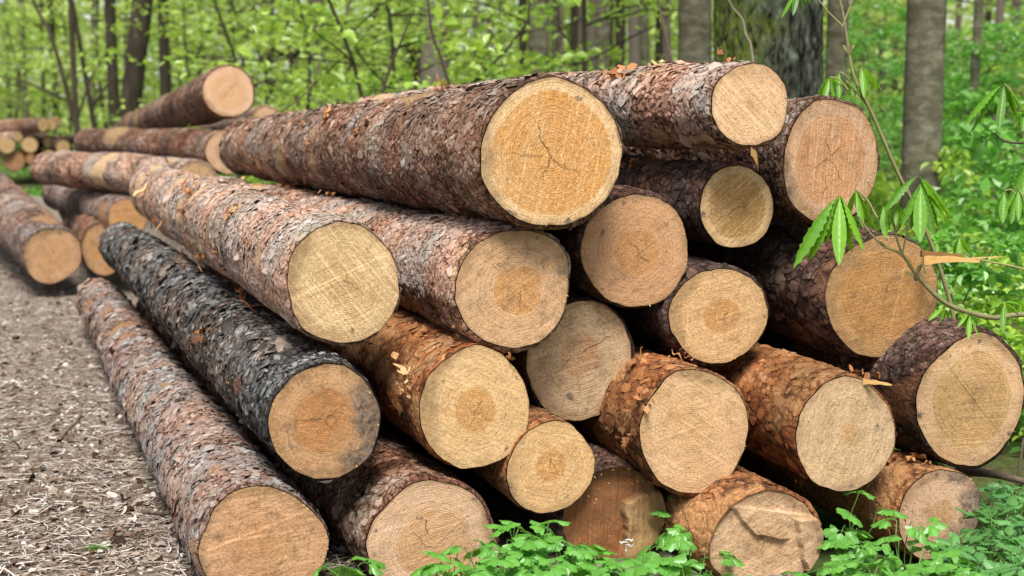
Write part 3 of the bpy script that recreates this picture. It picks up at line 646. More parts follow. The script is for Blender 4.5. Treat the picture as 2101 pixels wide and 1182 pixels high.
make_log('M', 'log end with a small round orange heart among dark gaps, mid stack', (1475, 648, 108, 103), 4.08, None, 'dark', 0, flakes=300, group=G1,
         cut=dict(sap=(0.649, 0.422, 0.221), heart=(0.510, 0.262, 0.095), hr=0.36, pith=(0.1, -0.02), dirt=0.2, cracks=((0.1, 0.12, 0.0008), (1.7, 0.12, 0.0008), (4.7, 0.14, 0.0008), (3.2, .13, .0007)), edge=0.5, saw=0.2))
make_log('N', 'dark barked log with a brown orange end behind the chestnut leaves', (1812, 608, 119, 134), 4.15, None, 'dark', 0, flakes=1500, relief=1.3, plate=0.045, group=G1, ragged=0.02,
         cut=dict(chord=0.003, sap=(0.487, 0.286, 0.130), heart=(0.420, 0.221, 0.078), hr=0.75, pith=(0.02, 0.02), dirt=0.4, cracks=((1.3, 0.33, 0.0010), (4.6, 0.2, 0.0009), (0.0, 0.28, .0006)), edge=0.9, saw=0.3, ang=0.12, mold=((0.5, 0.4, 0.9, 0.6),)))
make_log('O', 'greyish pink log end with a slanting crack, behind and below the knobbly pinkish log', (1190, 740, 117, 128), 4.02, None, 'dark', 0, flakes=200, group=G1,
         cut=dict(sap=GREY_, heart=(0.476, 0.258, 0.134), hr=0.36, pith=(0.03, 0.12), dirt=0.38, saw=0.3, ang=0.3, cracks=((0.45, 0.75, 0.0011), (3.7, 0.6, 0.0010)), edge=0.9, mold=((5.6, 0.5, 0.9, 0.9), (1.2, .4, .9, .5))))
make_log('P', 'yellow log end with neat orange heart and papery bark, right of the blackened log', (975, 838, 114, 129), 3.74, None, 'orange', 0, flakes=1400, plate=0.040, relief=0.55, peel=0.12, bt=0.005, group=G1, lump=0.025,
         cut=dict(sap=(0.671, 0.452, 0.240), heart=(0.550, 0.299, 0.110), hr=0.35, pith=(0.03, -0.02), dirt=0.15, cracks=((0.6, 0.18, 0.0010), (2.8, 0.16, 0.0009), (4.6, 0.24, 0.0009), (5.8, .14, .0008)), edge=0.5, saw=0.25, mold=((2.2, 0.3, 0.95, 0.7),)),
         strips=((840, 760, .06, .02, .8, None, .95), (835, 790, .06, .02, .9, None, .95), (845, 800, .05, .02, .9, None, .9), (1040, 712, .06, .02, .6), (940, 715, .06, .02, .5, None, .5), (860, 690, .1, .02, .3)))
make_log('Q', 'smallest log end of the front, yellow with a dark bark wound on its left edge', (1130, 960, 90, 97), 3.82, None, 'orange', 0, flakes=200, bt=0.004, group=G1, lump=0.03,
         cut=dict(sap=(0.659, 0.432, 0.221), heart=(0.550, 0.294, 0.110), hr=0.33, pith=(0.03, 0.08), dirt=0.15, cracks=((1.9, 0.18, 0.0010), (5.2, 0.3, 0.0009), (3.6, .13, .0008)), edge=0.5, saw=0.2, mold=((3.55, 0.25, 0.86, 0.95),)))
make_log('R', 'pale log end with brown smudges and flaky yellow orange bark, heartwood not visible', (1425, 886, 112, 131), 3.86, None, 'orange', 0, flakes=1500, plate=0.046, relief=0.55, peel=0.15, bt=0.005, group=G1, lump=0.03, ragged=0.018,
         cut=dict(sap=(0.665, 0.435, 0.253), heart=(0.563, 0.355, 0.162), hr=0.0, pith=(-0.05, 0.1), dirt=0.25, edge=0.4, saw=0.4, ang=-0.6, mold=((1.9, 0.25, 0.9, 0.9), (0.15, 0.2, 0.92, 0.9), (3.9, 0.3, 0.95, 0.7)), spots=0.1),
         strips=((1330, 810, .1, .02, .3), (1310, 850, .1, .02, .35), (1300, 760, .1, .03, .3), (1400, 740, .06, .02, .5), (1290, 900, .08, .02, .4)))
make_log('S', 'greenish pale log end under smooth bright orange bark with a splinter at its upper right', (1735, 893, 103, 120), 3.9, None, 'orange', 0, flakes=900, plate=0.045, relief=0.5, peel=0.06, bt=0.005, group=G1, lump=0.03,
         cut=dict(sap=(0.622, 0.435, 0.275), heart=(0.525, 0.322, 0.151), hr=0.2, pith=(0.12, 0.0), dirt=0.22, edge=0.45, saw=0.3, ang=1.4, cracks=((0.5, 0.1, .0008),)),
         strips=((1780, 765, .07, .02, .5), (1640, 985, .07, .015, .5)))
make_log('T', 'large pale log end with radiating cracks, far right of the stack at the picture edge', (1993, 822, 113, 143), 4.05, None, 'dark', 0, flakes=700, group=G1, lump=0.03, peel=0.2,
         cut=dict(chord=-0.0015, sap=(0.665, 0.435, 0.259), heart=(0.570, 0.352, 0.152), hr=0.72, pith=(0.06, 0.02), dirt=0.2, edge=0.35, saw=0.35, ang=0.0, cracks=((0.75, 0.3, 0.0009), (3.6, 0.4, 0.0009), (4.9, 0.35, 0.0008), (2.2, 0.42, .0007), (0.0, .55, .0005), (1.5, .3, .0006))))
make_log('U', 'reddish barked log end with black spots and a curved crack, lying on the ground', (890, 1112, 140, 130), 3.72, None, 'brown', 0, flakes=800, plate=0.04, relief=0.8, peel=0.03, bt=0.012, group=G1, lump=0.07, dirv=(-1.70, 4.3, 0),
         cut=dict(sap=(0.632, 0.430, 0.290), heart=(0.541, 0.328, 0.170), hr=0.6, pith=(0.1, -0.15), dirt=0.2, edge=0.7, saw=0.3, ang=0.2, cracks=((2.1, 0.62, 0.0022, 0.35), (2.6, 0.55, .0012, .1), (3.6, .3, .0008)), spots=0.62, mold=((0.2, 0.6, 0.9, 0.5),)))
def v_patch(x, y, fc): return sstep(0.0, 0.03, x - 0.20 - 0.06 * fbm(fc * 30, 2, 3)) * sstep(0.0, 0.03, 0.30 + 0.10 * fbm(fc * 40, 2, 5) + 0.25 * (x - .5) - y)
def v_step(x, y, fc): return 0.030 * (1 - v_patch(x, y, fc)) + 0.004 * fbm(fc * np.array([90, 9, 1]), 3, 4) + 0.003 * fbm(fc * 30, 3, 14)
make_log('V', 'dark brown split log end with an upright splintered slab, low behind the herbs', (1262, 1062, 113, 110), 3.92, None, 'dark', 0, flakes=600, group=G1, relief=1.5, bt=0.012,
         cut=dict(sap=(0.23, 0.092, 0.034), heart=(0.47, 0.32, 0.15), patch=v_patch, hr=0.5, dirt=0.4, saw=0.7, ang=1.5, edge=0.8, step=v_step, mold=((2.0, 0.8, 0.8, 0.5),)))
def w_step(x, y, fc):
    k = y + 0.55 * x + 0.16 * fbm(fc * 14, 3, 5)
    return 0.013 * sstep(0.015, -0.015, k - 0.10 - 0.5 * x * x) * sstep(0.5, 0.35, x) - 0.02 * sstep(0.0, 0.02, x - 0.60 + 0.25 * y + 0.05 * fbm(fc * 40, 2, 8)) * (y < 0.35) + 0.006 * sstep(-0.01, 0.01, y - 0.55 + 0.2 * x) + 0.0025 * fbm(fc * 40, 3, 6)
make_log('W', 'dull pale log end broken into torn steps, on the ground behind the herbs', (1572, 1112, 119, 108), 3.78, None, 'orange', 0, flakes=700, group=G1, peel=0.3, relief=0.9, lump=0.04,
         cut=dict(sap=(0.601, 0.402, 0.259), heart=(0.512, 0.324, 0.163), hr=0.0, dirt=0.35, saw=0.5, ang=0.4, edge=0.6, step=w_step, cracks=((4.9, 0.3, .001), (2.3, 0.35, .001)), mold=((0.0, 0.3, 0.9, 0.6), (2.6, 0.25, 0.9, .7))))
make_log('X', 'debarked log end with black mould on its right, lower right in the stack', (1928, 1056, 85, 95), 4.0, None, 'orange', 0, flakes=150, group=G1, peel=0.8, bt=0.004, lump=0.03,
         cut=dict(chord=0.001, sap=(0.601, 0.396, 0.275), heart=(0.526, 0.312, 0.159), hr=0.3, pith=(0.05, 0.05), dirt=0.35, edge=0.6, saw=0.2, cracks=(), mold=((0.05, 0.95, 0.45, 0.95), (1.1, 0.5, 0.72, 0.95))),
         strips=((1890, 950, .12, .02, .3), (1830, 940, .12, .03, .2), (1835, 1080, .1, .02, .4)))
# hinge wood and splinters torn out when the trees were felled
M_DARKWOOD = simple_tone('weathered split wood', [(0.0, (0.10, 0.05, 0.02)), (0.5, (0.26, 0.145, 0.055)), (1.0, (0.42, 0.26, 0.11))], 130, 0.9, 0.006)
def splinter(key, pts, w0, w1, th, tone, up=(0, 0.25, 0.97), rgt=(0, 1.0, -0.2), m=None):
    g = LOGS[key]; P = np.array([at(*p) for p in pts]); n_ = 26; P = smooth_path(P, n_); t = np.linspace(0, 1, n_)
    wv_ = (w0 + (w1 - w0) * t) * (1 + min(0.25, 0.0012 / w0) * np.sin(t * 17 + w0 * 900)) ; up = np.array(up); rgt = np.array(rgt)
    mb = MB(); th_ = th * (1 - 0.8 * t)
    wv_ = wv_ + 0.06 * w0 * fbm(np.stack([t * 22, t * 0 + w0 * 999, t * 0], -1), 3, 5); th_ = th_ * (1 + 0.3 * fbm(np.stack([t * 15, t * 0 + 7, t * 0], -1), 2, 6))
    ring = np.stack([P + up * wv_[:, None] + rgt * th_[:, None], P + up * wv_[:, None] - rgt * th_[:, None], P - up * wv_[:, None] - rgt * th_[:, None], P - up * wv_[:, None] + rgt * th_[:, None]], 1)
    mb.add(ring.reshape(-1, 3), grid_faces(n_, 4), tone); mb.add(ring[0], [[0, 1, 2, 3]], tone); mb.add(ring[-1], [[3, 2, 1, 0]], tone)
    mb.part('splinter', g['o'], m or M_WOODCHIP, smooth=False)
splinter('N', [(1895, 535, 4.1), (1950, 532, 4.06), (2010, 536, 4.04)], 0.013, 0.004, 0.006, 0.5)
splinter('N', [(1890, 520, 4.13), (1940, 524, 4.09), (1975, 526, 4.08)], 0.008, 0.006, 0.01, 0.0)
splinter('N', [(1985, 531, 4.05), (2025, 528, 4.03), (2058, 527, 4.02)], 0.002, 0.0008, 0.001, 0.7)
splinter('S', [(1770, 783, 3.9), (1800, 785, 3.87), (1830, 790, 3.85)], 0.008, 0.002, 0.003, 0.6)
splinter('I', [(1540, 302, 3.97), (1552, 325, 3.98), (1556, 345, 3.99)], 0.022, 0.01, 0.004, 0.2)

G2 = 'logs of the second stack farther along the path'
make_log('Y', 'log with a bright round end pointing up, topmost of the farther stack', (469, 188, 56, 55), 9.4, (262, 262, 16.5), 'brown', 0, low=True, far_r_px=24, nv=96, group=G2, cut=dict(sap=(0.655, 0.426, 0.282), heart=(0.595, 0.366, 0.204), hr=0.7, dirt=0.05, saw=0.2, edge=0.4, lam=0.012, cracks=((1.0, .45, .002), (4.1, .4, .002))))
make_log('Z', 'brown log with a pale scraped patch lying crosswise below the topmost farther log', (468, 312, 48, 49), 9.0, (182, 290, 12.6), 'brown', 0, low=True, far_r_px=29, nv=96, group=G2, peel=0.03, bare=((235, 275, .10, 2.5),), cut=dict(sap=(0.615, 0.407, 0.268), heart=(0.549, 0.334, 0.181), hr=0.6, dirt=0.2))
make_log('AA', 'pinkish log with dark blotches lying behind the torn far end of the pinkish log', (400, 372, 48, 42), 8.9, (100, 346, 11.2), 'pink', 0, low=True, far_r_px=38, nv=96, group=G2, peel=0.05, cut=dict(sap=(0.597, 0.389, 0.222), dirt=0.2))
make_log('AB', 'grey log with half hidden tan end under the blotchy pinkish farther log', (262, 447, 44, 42), 9.3, (118, 400, 13.0), 'grey', 0, low=True, far_r_px=30, nv=96, group=G2, peel=0.1, cut=dict(sap=(0.500, 0.278, 0.148), dirt=0.3, hr=0.7))
make_log('AC', 'brown log end squeezed between the grey path side log and the blackened log', (212, 512, 42, 57), 9.5, (150, 420, 14.0), 'brown', 0, low=True, far_r_px=36, nv=96, group=G2, cut=dict(sap=(0.443, 0.260, 0.136), dirt=0.4, hr=0.5))
make_log('AD', 'grey log with a round tan end lying at the left picture edge beside the path', (108, 525, 63, 59), 9.3, (-85, 330, 15.5), 'grey', 0, low=True, far_r_px=40, nv=110, group=G2, lump=0.03, cut=dict(sap=(0.546, 0.339, 0.198), heart=(0.509, 0.301, 0.154), hr=0.62, dirt=0.25, edge=0.9, mold=((3.3, 0.4, 0.9, 0.7),)))
make_log('AE', 'short seen log with a stripped pale end lying behind the topmost farther log', (545, 250, 36, 32), 9.8, (430, 268, 14.0), 'pink', 0, low=True, far_r_px=26, nv=80, group=G2, peel=0.06, cut=dict(sap=(0.577, 0.389, 0.247), dirt=0.2))
make_log('AF', 'hidden log supporting the crosswise brown log of the farther stack', (330, 392, 40, 40), 10.2, (120, 380, 14.0), 'dark', 0, low=True, far_r_px=30, nv=64, group=G2)
# third stack, far along the path
G3 = 'small logs of the far stack at the left picture edge'
far_list = [((14, 299, 19, 17), 'pink', 'pink barked log slanting down to the left edge of the far stack'),
            ((61, 297, 18, 17), 'brown', 'roundest bright log end in the middle of the far stack'),
            ((99, 292, 12, 11), 'dark', 'smallest round log end right of centre in the far stack'),
            ((129, 301, 16, 14), 'dark', 'log with dark bark at the right side of the far stack'),
            ((28, 332, 25, 19), 'orange', 'reddish brown log end at the bottom of the far stack'),
            ((37, 281, 11, 11), 'pink', 'knobbly pale log above the slanting pink one in the far stack'),
            ((88, 256, 12, 15), 'brown', 'upper log of the far stack with pale tilted end'),
            ((104, 256, 14, 14), 'brown', 'pale tilted log end in the middle of the top row of the far stack'),
            ((120, 251, 9, 10), 'pink', 'small rightmost log of the top row of the far stack'),
            ((62, 327, 10, 11), 'orange', 'half hidden brown log end low in the far stack'),
            ((100, 322, 17, 14), 'dark', 'dark log deep in the lower right of the far stack')]
for q, (nr, kd, lb) in enumerate(far_list):
    dd = 24.0 + 0.15 * (q % 3); c = at(nr[0], nr[1], dd)
    make_log('F%d' % q, lb, nr, dd, None, kd, 0, L=3.6, taper=0.85, low=2, nv=48, group=G3, dirv=[(-0.9, 1.5, 0.0), (-0.5, 2, 0), (-0.25, 2, 0), (-0.9, 1.6, 0.12), (-0.4, 2, 0), (-1.2, 1.4, 0), (-1.5, 1.3, -0.12), (-1.3, 1.4, -0.1), (-1.6, 1.0, -.05), (-.4, 2, 0), (-.5, 2, 0)][q],
             cut=dict(sap=(0.32, 0.18, 0.10) if q in (4, 9) else (0.58, 0.415, 0.225), dirt=0.2, lam=0.03, hr=0.0))

# ------------------------------------------------------------------ leaves
def leaf_quads(r, C, D, Nm, ln, wd, fold=0.25):
    """pointed leaves folded along the midrib: C base points, D direction, Nm normal"""
    n = len(C); D = unit(D); Sd = unit(np.cross(Nm, D)); Nn = np.cross(D, Sd)
    ln = np.broadcast_to(ln, (n,))[:, None]; wd = np.broadcast_to(wd, (n,))[:, None]
    tip = C + D * ln - Nn * ln * 0.12
    m1 = C + D * ln * 0.30; m2 = C + D * ln * 0.68
    l1 = m1 + Sd * wd * 0.46 + Nn * wd * fold; r1 = m1 - Sd * wd * 0.46 + Nn * wd * fold
    l2 = m2 + Sd * wd * 0.40 + Nn * wd * fold * .8; r2 = m2 - Sd * wd * 0.40 + Nn * wd * fold * .8
    V = np.stack([C, l1, l2, tip, r2, r1], 1).reshape(-1, 3); b = (np.arange(n) * 6)[:, None]
    F = np.concatenate([b + np.array([[0, 3, 2, 1]]), b + np.array([[0, 5, 4, 3]])])
    return V, F
def leaf_cloud(r, C, ln, wd=0.62, up=0.7, dr=None):
    n = len(C)
    D = r.normal(size=(n, 3)) * np.array([1, 1, 0.45]) + np.array([0, 0, -0.25])
    Nm = r.normal(size=(n, 3)) * 0.55 + np.array([0, 0, up])
    l_ = ln * np.exp(r.normal(0, 0.25, n))
    V, F = leaf_quads(r, C, D, Nm, l_, l_ * wd)
    return V, F, np.repeat(np.clip(r.normal(0.5, 0.25, n), 0, 1), 6)

# ------------------------------------------------------------------ understory saplings: thin stems, flat leafy sprays
def sapling_parts(r, H, nb, nl, leaf, spread, stem_r, droop=0.1, lean=0.1, lowest=0.12):
    st = smooth_path(np.array([[0, 0, -0.05], [lean * r.normal() * H * .3, lean * r.normal() * H * .3, H * 0.35], [lean * r.normal() * H * .6, lean * r.normal() * H * .6, H * 0.7], [lean * r.normal() * H, lean * r.normal() * H, H]]), 16)
    mb = MB(); V, F = tube(st, np.linspace(stem_r, stem_r * 0.2, 16), 7); mb.add(V, F, 0.5)
    C, T = [], []
    per = max(4, nl // nb)
    for q in range(nb):
        t = lowest + (1 - lowest) * (q + r.random()) / nb; b0 = st[min(int(t * 15), 15)]; az_ = r.uniform(0, 6.28); L_ = spread * (1.15 - 0.75 * t) * r.uniform(0.6, 1.2)
        d0 = np.array([math.cos(az_), math.sin(az_), r.uniform(0.0, 0.5)])
        m = 7; tt = np.linspace(0, 1, m)[:, None]
        bp = b0 + d0 * L_ * tt + np.array([0, 0, -droop * L_]) * tt ** 2 + r.normal(0, 0.025, (m, 3)) * L_ * tt
        V, F = tube(bp, np.linspace(stem_r * 0.38, stem_r * 0.1, m), 5); mb.add(V, F, 0.4)
        s = np.sqrt(r.uniform(0.02, 1.0, per)); side = np.cross(d0, [0, 0, 1.0]); side = unit(side)
        wdt = 0.34 * L_ * (0.35 + 0.9 * np.sin(np.clip(s, 0, 1) * 2.6))
        # leaves cluster along side twigs
        tw = np.round(s * 9) / 9 + r.normal(0, 0.025, per)
        base = b0 + d0 * L_ * tw[:, None] + np.array([0, 0, -droop * L_]) * (tw ** 2)[:, None]
        C.append(base + side * (r.uniform(-1, 1, per) * wdt)[:, None] + d0 * (r.normal(0, 0.03, per) * L_)[:, None] + np.stack([r.normal(0, .02, per), r.normal(0, .02, per), r.normal(0, 0.045, per)], 1) * L_)
    C = np.concatenate(C)
    V, F, tn = leaf_cloud(r, C, leaf)
    return mb, (V, F, tn)
PROTO = {}
def sapling_proto(key, seed, leafmat, stemmat, **k):
    r = np.random.default_rng(seed); mb, (V, F, tn) = sapling_parts(r, **k)
    Vs, Fs, As, mi = mb.get()
    PROTO[key] = (mesh('stem', Vs, Fs, stemmat, attrs={'tone': As, 'peel': As * 0}), mesh('foliage', V, [F], leafmat, attrs={'tone': tn}, smooth=False))
sapling_proto('s0', 1, M_BEECH, M_DARKBARK, H=3.6, nb=24, nl=1000, leaf=0.070, spread=1.5, stem_r=0.022)
sapling_proto('s1', 2, M_BEECH, M_DARKBARK, H=3.0, nb=20, nl=850, leaf=0.075, spread=1.3, stem_r=0.018, lean=.2)
sapling_proto('s2', 3, M_BEECH, M_DARKBARK, H=4.2, nb=28, nl=1250, leaf=0.068, spread=1.7, stem_r=0.028)
sapling_proto('s3', 4, M_BEECH2, M_DARKBARK, H=2.4, nb=26, nl=2200, leaf=0.048, spread=1.1, stem_r=0.015, lean=.15)
sapling_proto('b0', 5, M_BEECH2, M_TWIG, H=1.2, nb=24, nl=1300, leaf=0.062, spread=0.75, stem_r=0.010, lean=.2, lowest=0.02)
sapling_proto('b1', 6, M_BEECH, M_TWIG, H=0.9, nb=22, nl=1000, leaf=0.060, spread=0.65, stem_r=0.009, lean=.2, lowest=0.02)
sapling_proto('t0', 7, M_FAR, M_DARKBARK, H=6.5, nb=40, nl=1900, leaf=0.12, spread=2.6, stem_r=0.05)
sapling_proto('t1', 8, M_FAR, M_DARKBARK, H=7.5, nb=44, nl=2000, leaf=0.13, spread=2.8, stem_r=0.06)
def place_proto(key, name, label, cat, loc, rz, sc, group):
    o = thing(name, label, cat, loc, group); o.rotation_euler = (0, 0, rz); o.scale = (sc, sc, sc)
    for nm, me in zip(('stem', 'foliage'), PROTO[key]): link(nm, me, o)
    return o
rs = np.random.default_rng(77)
GS = 'leafy saplings between the stack and the forest'
near_sap = [(720, 11.0, 's0'), (850, 10.5, 's1'), (760, 12.5, 's2'), (930, 12, 's1'), (1190, 12.5, 's2'), (1340, 14, 's1'),
            (560, 14.5, 's2'), (480, 17, 's0'), (690, 15.5, 's0'), (870, 17, 's2'), (600, 19, 's1'), (380, 21, 's2')]
for q, (px, y, k) in enumerate(near_sap):
    lab = 'slim sapling with bright fresh yellow green leaves behind the big log stack'
    place_proto(k, 'sapling', lab, 'sapling', ground_at(px, y), rs.uniform(0, 6.28), rs.uniform(0.85, 1.15), GS)
GT = 'young trees with hazy light green leaves deep in the wood'
for q in range(52):
    y = 21 + 24 * (q / 52) ** 1.1 + rs.uniform(-1, 1); px = [-150, 2250][0] + 2400 * ((q * 0.618034) % 1.0)
    g_ = ground_at(px, y)
    if px < 160 and y < 34: y = 34 + rs.uniform(0, 8)
    if px < 620 and y < 30: y = 30 + rs.uniform(0, 8)
    if 880 < px < 1430 and y < 38: y = 38 + rs.uniform(0, 8)
    g_ = ground_at(px, y)
    place_proto(['t0', 't1', 's2'][q % 3], 'young_tree', 'young tree in thin light green spring leaf, deep in the blurred wood', 'tree', g_, rs.uniform(0, 6.28), rs.uniform(0.8, 1.2), GT)
GB = 'low leafy shrubs on the woodland floor to the right'
for q, (px, y, k, s) in enumerate([(1990, 5.6, 'b0', .8), (2080, 6.2, 'b1', .9), (1960, 7.2, 'b1', .7), (2060, 7.8, 'b0', 1.1), (2150, 7.0, 'b0', 1.2), (2020, 9.6, 'b1', 1.3), (2110, 10.2, 'b0', 1.4), (1830, 11.5, 'b1', 1.5), (1960, 12.2, 'b0', 1.5), (2070, 13, 's3', 1.0),
                                    (1760, 13, 's3', .9), (1710, 15, 's3', 1.0), (1990, 15.5, 's3', 1.0), (2100, 17, 's3', 1.2), (1800, 18, 's3', 1.2), (1700, 20, 's1', 1.0), (1930, 21, 's3', 1.3), (2040, 23, 's0', 1.0), (1640, 12.5, 'b0', 1.4), (1880, 15, 'b1', 1.5), (2170, 14, 's1', .9), (1975, 6.4, 'b1', .8), (2030, 6.8, 'b0', .7), (2110, 5.4, 'b1', .7), (2000, 8.4, 'b1', 1.0), (2090, 8.8, 'b0', 1.1), (1945, 10.4, 'b1', 1.0), (2050, 11, 'b0', 1.2), (1750, 11, 'b1', 1.0), (2130, 11.5, 'b1', 1.4), (1985, 13.5, 'b0', 1.5), (2060, 15, 's3', 1.0)]):
    place_proto(k, 'shrub', 'low bushy shrub with small green leaves on the woodland floor right of the stack', 'shrub', ground_at(px, y), rs.uniform(0, 6.28), s * ((0.5 if 1820 < px < 1975 else 0.78) if y < 13 else 0.85), GB)

# ------------------------------------------------------------------ trees: trunk (and limbs) that run up out of the picture, crown high above
def tree(name, label, base_px, y, w_px, m, group=None, lean_px=0, H=9.0, taper=0.75, nv=40, furrow=0.0, moss=0, limbs=(), flare=0.35, crown=True, seed=0, wob=0.04):
    r = np.random.default_rng(seed + 300); g = ground_at(base_px, y); g[2] = -0.06
    R = w_px / FPX * y / 2
    n_ = 420 if furrow else 46
    zz = np.linspace(0, H, n_); Lx = lean_px / FPX * y
    P = np.stack([g[0] + Lx * zz / (CAM_H + 0.073 * y) + wob * R * np.sin(zz * 1.1 + seed), g[1] + 0.6 * wob * R * np.cos(zz * .9 + seed), g[2] + zz], -1)
    rad = R * (1 + flare * np.exp(-zz / (2.2 * R + 0.05))) * (1 - (1 - taper) * zz / H)
    V, F = tube(P, rad, 210 if furrow else nv)
    V3 = V.reshape(n_, -1, 3); ctr = P[:, None]; Dv = unit(V3 - ctr); tone = np.full(V3.shape[:2], 0.5); peel = np.zeros(V3.shape[:2])
    q = (V3 - g) / R
    low = fbm(q * np.array([0.9, 0.9, 0.25]) + seed * 3.1, 3, 91)
    disp = 0.06 * R * low
    if furrow:
        wq = q * np.array([3.4, 3.4, 0.85]) + 0.6 * np.stack([fbm(q * 2.2, 3, 1), fbm(q * 2.2, 3, 2), fbm(q * 2.2, 3, 3)], -1)
        r1 = np.abs(fbm(wq * np.array([1.5, 1.5, 0.8]) + seed, 2, 95)); n5 = fbm(q * np.array([16, 16, 9]), 4, 96)
        cr = 1 - sstep(0.0, 0.11, r1)
        disp = disp + R * furrow * (-1.0 * cr + 0.55 * n5 + 0.5 * r1); tone = 0.55 + 0.5 * n5 - 0.55 * cr
        peel = sstep(-0.25, 0.35, -Dv[..., 0] * 0.9 + 0.5 * fbm(q * 1.2, 3, 97) - 0.1) * moss
    V3 = V3 + Dv * disp[..., None]
    o = thing(name, label, 'tree', g, group)
    tr = part('trunk', o, V3.reshape(-1, 3), [F], m, attrs={'tone': tone.ravel(), 'peel': peel.ravel()})
    for (z0, dx, dz, dyy, rr) in limbs:
        b = np.array([np.interp(z0, zz, P[:, i]) if i < 2 else z0 for i in range(3)]); k = smooth_path(np.array([b, b + np.array([dx * .4, dyy * .4, dz * .5]), b + np.array([dx * .75, dyy * .8, dz * .72]), b + np.array([dx, dyy, dz])]), 12)
        Vl, Fl = tube(k, np.linspace(rr, rr * .35, 12), 8, seed, 0.15)
        part('limb', o, Vl, [Fl], m, attrs={'tone': np.full(len(Vl), .5), 'peel': np.zeros(len(Vl))})
    if crown:
        top = P[-1]; nC = 260; C = top + r.normal(size=(nC, 3)) * np.array([1.3, 1.3, 0.9]) + np.array([0, 0, 0.6])
        Vc, Fc, tc = leaf_cloud(r, C, 0.22); part('crown', o, Vc, [Fc], M_BEECH, attrs={'tone': tc}, smooth=False)
    return o
tree('tree', 'massive trunk with furrowed bark and moss on its left side, behind the top right log', 1556, 7.6, 214, M_OAK, lean_px=6, H=6.5, taper=0.92, furrow=0.05, moss=1.0, seed=1, wob=0.15)
tree('tree', 'greyish green trunk half hidden just left of the massive mossy trunk', 1425, 11.5, 72, M_BEECHBARK, H=8, lean_px=-4, seed=2)
tree('tree', 'smooth straight grey trunk standing alone right of the chestnut sapling', 1887, 9.6, 80, M_BEECHBARK, H=8, lean_px=3, taper=0.86, seed=3, flare=0.2)
tree('tree', 'brown trunk behind the fresh leaves over the biggest log', 890, 15.5, 62, M_PALEBARK, H=9, lean_px=6, seed=4)
tree('tree', 'upright grey trunk between the biggest log and the mossy trunk', 1104, 16, 46, M_BEECHBARK, H=9, seed=5)
tree('tree', 'grey trunk peeping out right of the mossy trunk', 1706, 13, 46, M_BEECHBARK, H=9, seed=6, lean_px=2)
tree('tree', 'leaning dark trunk above the topmost farther log', 236, 21, 44, M_DARKBARK, H=9, lean_px=72, seed=7, wob=.2)
tree('tree', 'dark straight trunk left of the leaning dark trunk', 241, 23, 24, M_DARKBARK, H=9, lean_px=-2, seed=8)
tree('tree', 'dark trunk wrapped in leaves right of the leaning dark trunk', 346, 24, 23, M_DARKBARK, H=9, lean_px=0, seed=9)
tree('tree', 'thin forked dark tree right of the far stack, its second stem slanting', 170, 20, 13, M_DARKBARK, H=9, lean_px=-12, seed=10, limbs=((0.9, -0.75, 2.4, 0.2, 0.035), (1.0, 0.5, 1.2, 0.1, 0.02), (1.25, -1.6, 0.6, 0.0, 0.02)), wob=.5)
tree('tree', 'dark slanting stem just right of the thin forked tree', 222, 20.5, 10, M_DARKBARK, H=9, lean_px=-62, seed=11, limbs=((1.2, 0.7, 0.8, 0.1, 0.02),), wob=.5)
tree('tree', 'slim double stemmed grey tree right of the smooth grey trunk', 1985, 13, 20, M_BEECHBARK, H=8, lean_px=4, seed=12, limbs=((1.4, 0.08, 2.2, 0.1, 0.03),), wob=.4)
tree('tree', 'pinkish slim trunk near the right edge, farther back than the double stemmed tree', 2036, 19, 17, M_PALEBARK, H=9, seed=13)
tree('tree', 'rightmost pinkish trunk deep in the wood', 2070, 24, 20, M_PALEBARK, H=9, seed=14)
tree('tree', 'broad shaded trunk deep behind the leaves at upper centre left', 655, 24, 34, M_PALEBARK, H=9, seed=15)
GF = 'slim trunks crowding the far forest'
ft = [(1175, 26, 16), (1212, 24, 24), (1236, 19, 30), (1264, 22, 22), (1298, 20, 26), (1322, 24, 20), (1348, 28, 16), (1190, 28, 16), (1140, 33, 14), (1070, 30, 18), (980, 33, 16), (1010, 27, 14), (780, 30, 22), (720, 34, 16), (560, 33, 18), (840, 28, 15), (1364, 27, 20), (1150, 38, 14), (1250, 40, 12), (1310, 42, 12), (1030, 40, 12), (920, 40, 13),
      (1760, 30, 16), (1800, 26, 18), (1830, 33, 14), (1955, 28, 14), (2010, 34, 15), (2095, 30, 18), (1740, 40, 12), (1990, 42, 12), (120, 40, 14), (60, 38, 16), (30, 44, 12), (420, 36, 16), (480, 40, 14), (610, 42, 14), (375, 43, 12), (300, 40, 14), (200, 44, 12), (1420, 36, 18), (1130, 45, 12), (1280, 46, 12), (1200, 44, 12)]
for q, (px, y, w_) in enumerate(ft):
    tree('forest_tree', 'slim upright trunk far back in the wood, seen between light green leaves', px, y, w_, [M_DARKBARK, M_PALEBARK, M_BEECHBARK][(q * 7) % 3], GF, lean_px=rs.uniform(-4, 4), H=11, seed=40 + q, nv=12, wob=.3)
